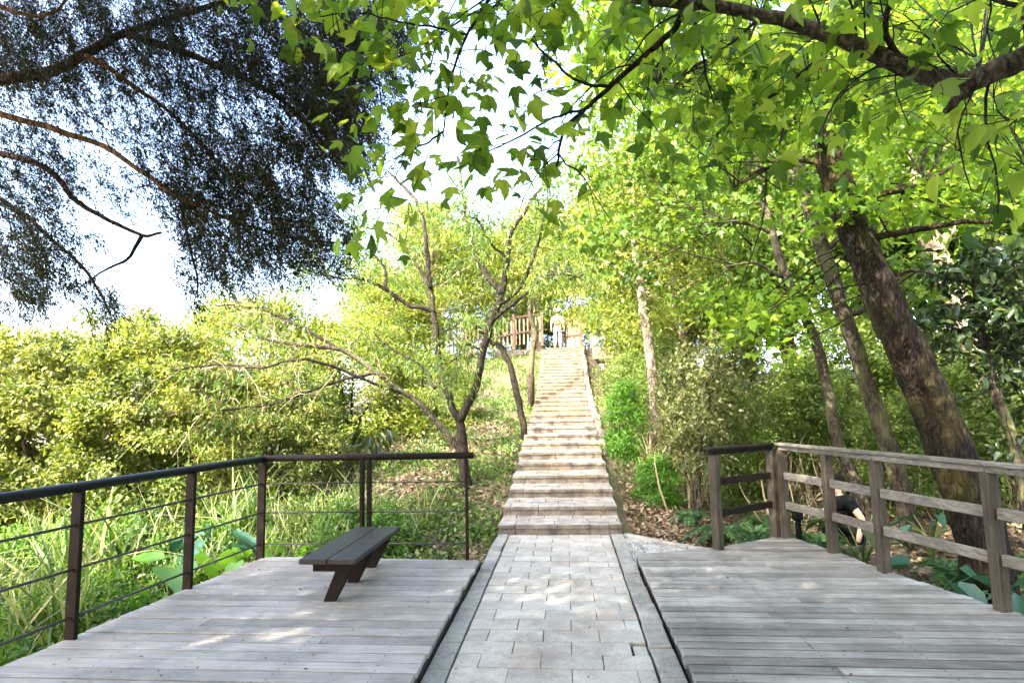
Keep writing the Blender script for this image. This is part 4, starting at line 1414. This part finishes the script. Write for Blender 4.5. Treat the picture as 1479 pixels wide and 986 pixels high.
for x, y, n, L, lb in [(2.0, 8.3, 11, .55, 'dark fern behind the first wooden post'), (2.5, 8.5, 12, .6, 'fern behind the railing corner posts'), (1.75, 9.0, 9, .45, 'small fern on the leaf-strewn bank right of the steps'),
                       (3.2, 8.2, 12, .6, 'fern between the corner and third wooden posts'), (2.9, 9.2, 10, .55, 'fern further back among the leaf litter'), (4.1, 6.9, 12, .6, 'fern left of the thick leaning trunk'),
                       (3.7, 6.5, 9, .4, 'low fern at the deck edge by the fourth wooden post'), (5.0, 7.0, 12, .6, 'fern right of the thick leaning trunk')]:
    fern(lb, x, y, n, L)

# multi-stem dry shrub by the right rail corner
t = thing('dry_shrub', 'thin pale-stemmed shrub growing on the bank left of the wooden railing', 'shrub', gpt(1.95, 9.6))
b = MB()
LP, LD = [], []
for k in range(9):
    a = rng.random() * 6.28
    o_ = np.array([math.cos(a), math.sin(a), 0])
    c = curve([gpt(1.95, 9.6, -.05) + o_ * .05, gpt(1.95, 9.6) + o_ * .12 + np.array([0, 0, .7]), gpt(1.95, 9.6) + o_ * .35 + np.array([0, 0, 1.6]), gpt(1.95, 9.6) + o_ * .7 + np.array([0, 0, 2.5])], 6, .02)
    b.tube(c, np.linspace(.018, .005, len(c)), 6, cap=False)
    p_, d_ = side_twigs(c, .012, 9, .5, 2, .2, 1, .35, .3, b)
    LP += p_
    LD += d_
b.build('stems', M['bark_lichen'], t)
Z = leaves_on(LP, LD, 3, .06, .085, T_DIA, .3, .6)
link('foliage', leaf_mesh('foliage', *Z[:4], T_DIA), M['olive'], t, True)

# ------------------------------------------------------------------ ground cover (nobody could count it)
def scatter(n, x0, x1, y0, y1, f=None):
    p = np.column_stack([rng.uniform(x0, x1, n), rng.uniform(y0, y1, n)])
    if f is not None: p = p[f(p[:, 0], p[:, 1])]
    return np.column_stack([p, ground(p[:, 0], p[:, 1])])


def off_built(x, y):
    out = np.ones(len(x), bool)
    out &= ~((x > -1.0) & (x < .92) & (y < TOP_Y))
    out &= ~((x < -.9) & (x > -3.75 + (6.5 - y) * -.1) & (y < 6.6))
    rx = np.interp(y, [-5, 2.3, 4.9, 6.7, 7.56], [5.6, 4.25, 3.4, 2.93, 2.66])
    out &= ~((x > .6) & (x < rx) & (y < np.where(x < 1.6, 7.3, 7.65)))
    return out


# leaf litter
p1 = scatter(9000, -4.5, -1.0, 6.6, 16, off_built)
p2 = scatter(16000, .9, 9, 6.5, 16, off_built)
p3 = scatter(3000, -7, -3.6, 2, 7, off_built)
p4 = scatter(3500, .9, 2.2, 7.2, 10.5, off_built)
P = np.concatenate([p1, p2, p3, p4])
P[:, 2] += rng.random(len(P)) * .035
tag(link('leaf_litter', leaf_mesh('leaf_litter', P, rdir(len(P)) * np.array([1, 1, .3]), rdir(len(P), 1.6), rng.uniform(.05, .12, len(P)), T_OVAL), M['litter']), 'brown fallen leaves covering the banks beside the stairs', 'leaf litter', kind='stuff')
# low green cover on the left bank and hill
p1 = scatter(14000, -5.5, -1.0, 8.0, 25, lambda x, y: off_built(x, y) & (np.sin(x * 2.1 + y) * np.sin(y * 1.7 - x) + rng.normal(0, .5, len(x)) > -.05))
p2 = scatter(5000, -6, -1.0, 6.6, 9, lambda x, y: off_built(x, y) & (np.sin(x * 3.1 + y) * np.sin(y * 2.7 - x) + rng.normal(0, .5, len(x)) + (-x - 2.2) * .5 > .2))
p3 = scatter(7000, .9, 10, 9.5, 24, lambda x, y: off_built(x, y) & (np.sin(x * 2.1 + y) * np.sin(y * 1.7) + rng.normal(0, .4, len(x)) > .25))
p4 = scatter(5000, -8.5, -3.5, 2.5, 9.5, off_built)
p4[:, 2] += rng.random(len(p4)) ** 2 * .35
P = np.concatenate([p1, p2, p3, p4])
idx = np.repeat(np.arange(len(P)), 3)
P = P[idx] + rng.normal(0, .05, (len(idx), 3)) * np.array([1, 1, .4]) + np.array([0, 0, .05])
tag(link('ground_cover', leaf_mesh('ground_cover', P, rdir(len(P), .3), rdir(len(P), 1.2), rng.uniform(.04, .11, len(P)), T_OVAL), M['cover']), 'low green leafy ground cover on the hillside', 'ground cover', kind='stuff')
# long grass
g1 = scatter(2200, -8.5, -3.3, 2.0, 9.5, lambda x, y: off_built(x, y) & (np.sin(x * 2.3 + y * 1.1) * np.sin(y * 1.9 - x) + rng.normal(0, .5, len(x)) > -.15))
g2 = scatter(1600, -4.5, -1.2, 6.7, 9.5, lambda x, y: off_built(x, y) & (x < -2.0 - (y < 7.6) * .6))
g3 = scatter(1000, .95, 2.2, 11, 23, off_built)
g4 = scatter(2500, -5, -1.1, 11, 24, off_built)
g5 = scatter(900, -1.3, -.96, 6.7, 20)
g6 = scatter(600, .86, 1.15, 8.3, 20)
P = np.concatenate([g5, g6, g1, g2, g3, g4])
Hs = np.concatenate([rng.uniform(.06, .22, len(g5)), rng.uniform(.06, .2, len(g6)), rng.uniform(.25, .85, len(g1)), rng.uniform(.2, .55, len(g2)), rng.uniform(.12, .38, len(g3)), rng.uniform(.12, .35, len(g4))])
U = unit(rng.normal(0, .38, (len(P), 3)) + np.array([0, 0, 1]))
tag(link('long_grass', leaf_mesh('long_grass', P - np.array([0, 0, .03]), U, rdir(len(P)) * np.array([1, 1, .2]), Hs, T_BLADE), M['grass']), 'long arching grass growing below the left railing', 'grass', kind='stuff')
# dry canes in the wood
c1 = scatter(1300, 1.5, 8, 9.3, 14, lambda x, y: off_built(x, y) & (np.sin(x * 2.2 + y) * np.sin(y * 1.3) + rng.normal(0, .4, len(x)) > 0))
U = unit(rng.normal(0, .35, (len(c1), 3)) + np.array([0, 0, 1]))
tag(link('dry_canes', leaf_mesh('dry_canes', c1, U, rdir(len(c1)), rng.uniform(.3, 1.1, len(c1)), T_BLADE), M['dry']), 'dry pale canes and stalks among the wood undergrowth', 'undergrowth', kind='stuff')
# a few leaves on deck and path
n = 110
q = np.column_stack([rng.uniform(-3.4, -1.0, n), rng.uniform(3.2, 6.4, n), np.full(n, .003)])
q2 = np.column_stack([rng.uniform(.72, 2.6, 80), rng.uniform(3.2, 6.5, 80), np.full(80, .003)])
q3 = np.column_stack([rng.uniform(-.78, .5, 26), rng.uniform(3.4, 8.0, 26), np.full(26, -.097)])
q4 = np.array([(rng.uniform(-.9, .65), rng.uniform(a + .05, c - .05), z + .004) for a, c, z in steps[:13] for _ in range(int(rng.integers(1, 6)))])
P = np.concatenate([q, q2, q3, q4])
tag(link('fallen_leaves', leaf_mesh('fallen_leaves', P, rdir(len(P)) * np.array([1, 1, 0.02]), np.tile([0, 0, 1.0], (len(P), 1)) + rng.normal(0, .12, (len(P), 3)), rng.uniform(.012, .035, len(P)), T_OVAL), M['litter']), 'small dry leaves scattered on the decks and path', 'fallen leaves', kind='stuff')


# ------------------------------------------------------------------ people
def skin_mesh(name, joints, edges, rads, sub=2):
    me = bpy.data.meshes.new(name + '_cage')
    me.from_pydata([tuple(map(float, j)) for j in joints], edges, [])
    o = bpy.data.objects.new(name, me)
    COL.objects.link(o)
    o.modifiers.new('skin', 'SKIN')
    for i, r in enumerate(rads):
        v = me.skin_vertices[0].data[i]
        v.radius = r if isinstance(r, tuple) else (r, r)
        v.use_root = (i == 0)
    s = o.modifiers.new('sub', 'SUBSURF')
    s.levels = s.render_levels = sub
    bpy.context.view_layer.update()
    dg = bpy.context.evaluated_depsgraph_get()
    out = bpy.data.meshes.new_from_object(o.evaluated_get(dg))
    out.name = name
    out.polygons.foreach_set('use_smooth', [True] * len(out.polygons))
    bpy.data.objects.remove(o)
    bpy.data.meshes.remove(me)
    return out


def ellip(name, c, r, mat, parent, cut=None, seg=20, rngs=14):
    bm = bmesh.new()
    bmesh.ops.create_uvsphere(bm, u_segments=seg, v_segments=rngs, radius=1)
    for v in bm.verts:
        v.co = Vector((v.co.x * r[0] + c[0], v.co.y * r[1] + c[1], v.co.z * r[2] + c[2]))
    me = bpy.data.meshes.new(name)
    bm.to_mesh(me)
    bm.free()
    me.polygons.foreach_set('use_smooth', [True] * len(me.polygons))
    return link(name, me, mat, parent)


skinm = plain('skin', (.50, .31, .22), 0.55, 0, .4, .08, 4)
cream = plain('cream_shirt', (.46, .40, .33), 0.8, 0, .2, .12, 9)
lite = plain('patterned_trousers', (.40, .35, .31), 0.8, 0, .2, .4, 16)
hairm = plain('black_hair', (.006, .005, .0045), 0.6, 0, .1, .3, 30)
blackm = plain('black_shirt', (.008, .009, .009), 0.9, 0, .08, .3, 9)
packm = plain('tan_backpack', (.16, .10, .065), 0.8, 0, .2, .3, 12)
hatm = plain('straw_hat', (.42, .36, .27), 0.8, 0, .2, .15, 30)

# climbing person seen from behind
tp = at(806, 498, TOP_Y + .25)
t = thing('person', 'person in light shirt and pale trousers with a round backpack at the stair top', 'person', (tp[0], TOP_Y + .25, TOP_Z), 'people')
t.rotation_euler = (0, 0, -.22)
J = [(0, 0, .92), (0, 0, 1.08), (0, .02, 1.25), (0, .02, 1.40), (0, .03, 1.48), (0, .05, 1.56), (0, .06, 1.66),
     (-.10, 0, .86), (-.11, -.03, .48), (-.11, -.10, .09), (-.11, .04, .03),
     (.10, 0, .86), (.11, .05, .48), (.10, .02, .08), (.10, .14, .03),
     (-.19, .02, 1.38), (-.27, -.03, 1.12), (-.29, .04, .88), (-.29, .07, .79),
     (.19, .02, 1.38), (.27, .02, 1.12), (.27, .12, .92), (.26, .16, .84)]
Ed = [(0, 1), (1, 2), (2, 3), (3, 4), (4, 5), (5, 6), (0, 7), (7, 8), (8, 9), (9, 10), (0, 11), (11, 12), (12, 13), (13, 14), (3, 15), (15, 16), (16, 17), (17, 18), (3, 19), (19, 20), (20, 21), (21, 22)]
Rd = [(.15, .11), (.13, .10), (.15, .11), (.13, .09), (.055, .055), (.075, .085), (.085, .10), (.09, .09), (.062, .062), (.042, .042), (.035, .03), (.09, .09), (.062, .062), (.042, .042), (.035, .03),
      (.06, .06), (.045, .045), (.034, .034), (.03, .02), (.06, .06), (.045, .045), (.034, .034), (.03, .02)]
link('body', skin_mesh('body', J, Ed, Rd), skinm, t)
gr = lambda r, k: tuple(x + k for x in r)
link('shirt', skin_mesh('shirt', [J[i] for i in (0, 1, 2, 3, 15, 16, 19, 20, 4)] + [(0, 0, .80)], [(0, 1), (1, 2), (2, 3), (3, 4), (4, 5), (3, 6), (6, 7), (3, 8), (0, 9)], [gr(Rd[i], .024) for i in (0, 1, 2, 3, 15, 16, 19, 20, 4)] + [(.175, .135)]), cream, t)
link('trousers', skin_mesh('trousers', [(0, 0, .95), J[7], J[8], J[9], J[11], J[12], J[13]], [(0, 1), (1, 2), (2, 3), (0, 4), (4, 5), (5, 6)], [(.15, .12), (.105, .105), (.085, .085), (.07, .07), (.105, .105), (.085, .085), (.07, .07)]), lite, t)
ellip('hair', (0, .05, 1.65), (.10, .115, .11), hairm, t)
ellip('hat', (0, .05, 1.70), (.115, .13, .085), hatm, t)
bp = ellip('backpack', (0, -.14, 1.19), (.14, .075, .17), packm, t)
for sx in (-1, 1):
    b = MB()
    b.tube(curve([(sx * .09, -.11, 1.06), (sx * .12, -.06, 1.36), (sx * .11, .06, 1.44), (sx * .12, .15, 1.3)], 5), .014, 6)
    b.build('strap', packm, bp, world=False)
for k, s in ((10, -1), (14, 1)): ellip('shoe', (J[k][0], J[k][1] - .03, .035), (.05, .13, .04), lite, t)

# crouching person among the plants behind the right railing
hp = at(1208, 694, 8.25)
fz = hp[2] - .86
t = thing('person', 'dark-haired person in black top crouching among plants behind the wooden railing', 'person', (hp[0], 8.25, fz), 'people')
J = [(.10, 0, .28), (.09, 0, .40), (.06, 0, .52), (.03, 0, .62), (.01, 0, .69), (-.01, 0, .76), (-.03, 0, .86),
     (.08, -.10, .28), (-.20, -.12, .40), (-.10, -.12, .08), (-.24, -.13, .035),
     (.08, .10, .28), (-.18, .12, .42), (-.08, .12, .08), (-.22, .13, .035),
     (.07, -.17, .60), (.19, -.22, .40), (.12, -.24, .20), (.10, -.24, .12),
     (.03, .17, .60), (-.10, .20, .42), (-.26, .12, .42), (-.32, .10, .40)]
Rd = [(.13, .15), (.11, .13), (.12, .15), (.10, .13), (.05, .05), (.07, .065), (.085, .075), .085, .07, .045, .035, .085, .07, .045, .035, .055, .043, .033, .026, .055, .043, .033, .026]
Rd = [r if isinstance(r, tuple) else (r, r) for r in Rd]
link('body', skin_mesh('body', J, Ed, Rd), skinm, t)
link('shirt', skin_mesh('shirt', [J[0], J[1], J[2], J[3], J[15], J[19], (.13, -.20, .50), (-.04, .19, .51), J[4], (.11, 0, .22)], [(0, 1), (1, 2), (2, 3), (3, 4), (3, 5), (4, 6), (5, 7), (3, 8), (0, 9)], [gr(Rd[i], .03) for i in (0, 1, 2, 3)] + [(.085, .085)] * 2 + [(.07, .07), (.07, .07), (.085, .085), (.16, .18)]), blackm, t)
link('trousers', skin_mesh('trousers', [J[0], J[7], J[8], J[9], J[11], J[12], J[13]], [(0, 1), (1, 2), (2, 3), (0, 4), (4, 5), (5, 6)], [(.17, .19), (.11, .11), (.09, .09), (.065, .065), (.11, .11), (.09, .09), (.065, .065)]), blackm, t)
ellip('hair', (.012, 0, .875), (.10, .09, .095), hairm, t)
ellip('nose', (-.118, 0, .835), (.016, .012, .02), skinm, t)
for s in (-1, 1): ellip('eye', (-.108, s * .032, .86), (.006, .012, .007), hairm, t)

# small path light behind the right railing
lp = on(1165, 792, -.15)
t = thing('bollard_light', 'small black bollard lamp standing behind the right railing', 'bollard', (lp[0] + .05, lp[1] + .35, -.5))
b = MB()
b.tube([(0, 0, -.1), (0, 0, .62)], .035, 14)
b.build('post', blackm, t, smooth=False, world=False)
b = MB()
b.tube([(0, 0, .62), (0, 0, .66), (0, 0, .70), (0, 0, .735), (0, 0, .75)], [.06, .066, .06, .04, .015], 16)
b.build('cap', blackm, t, smooth=True, world=False)
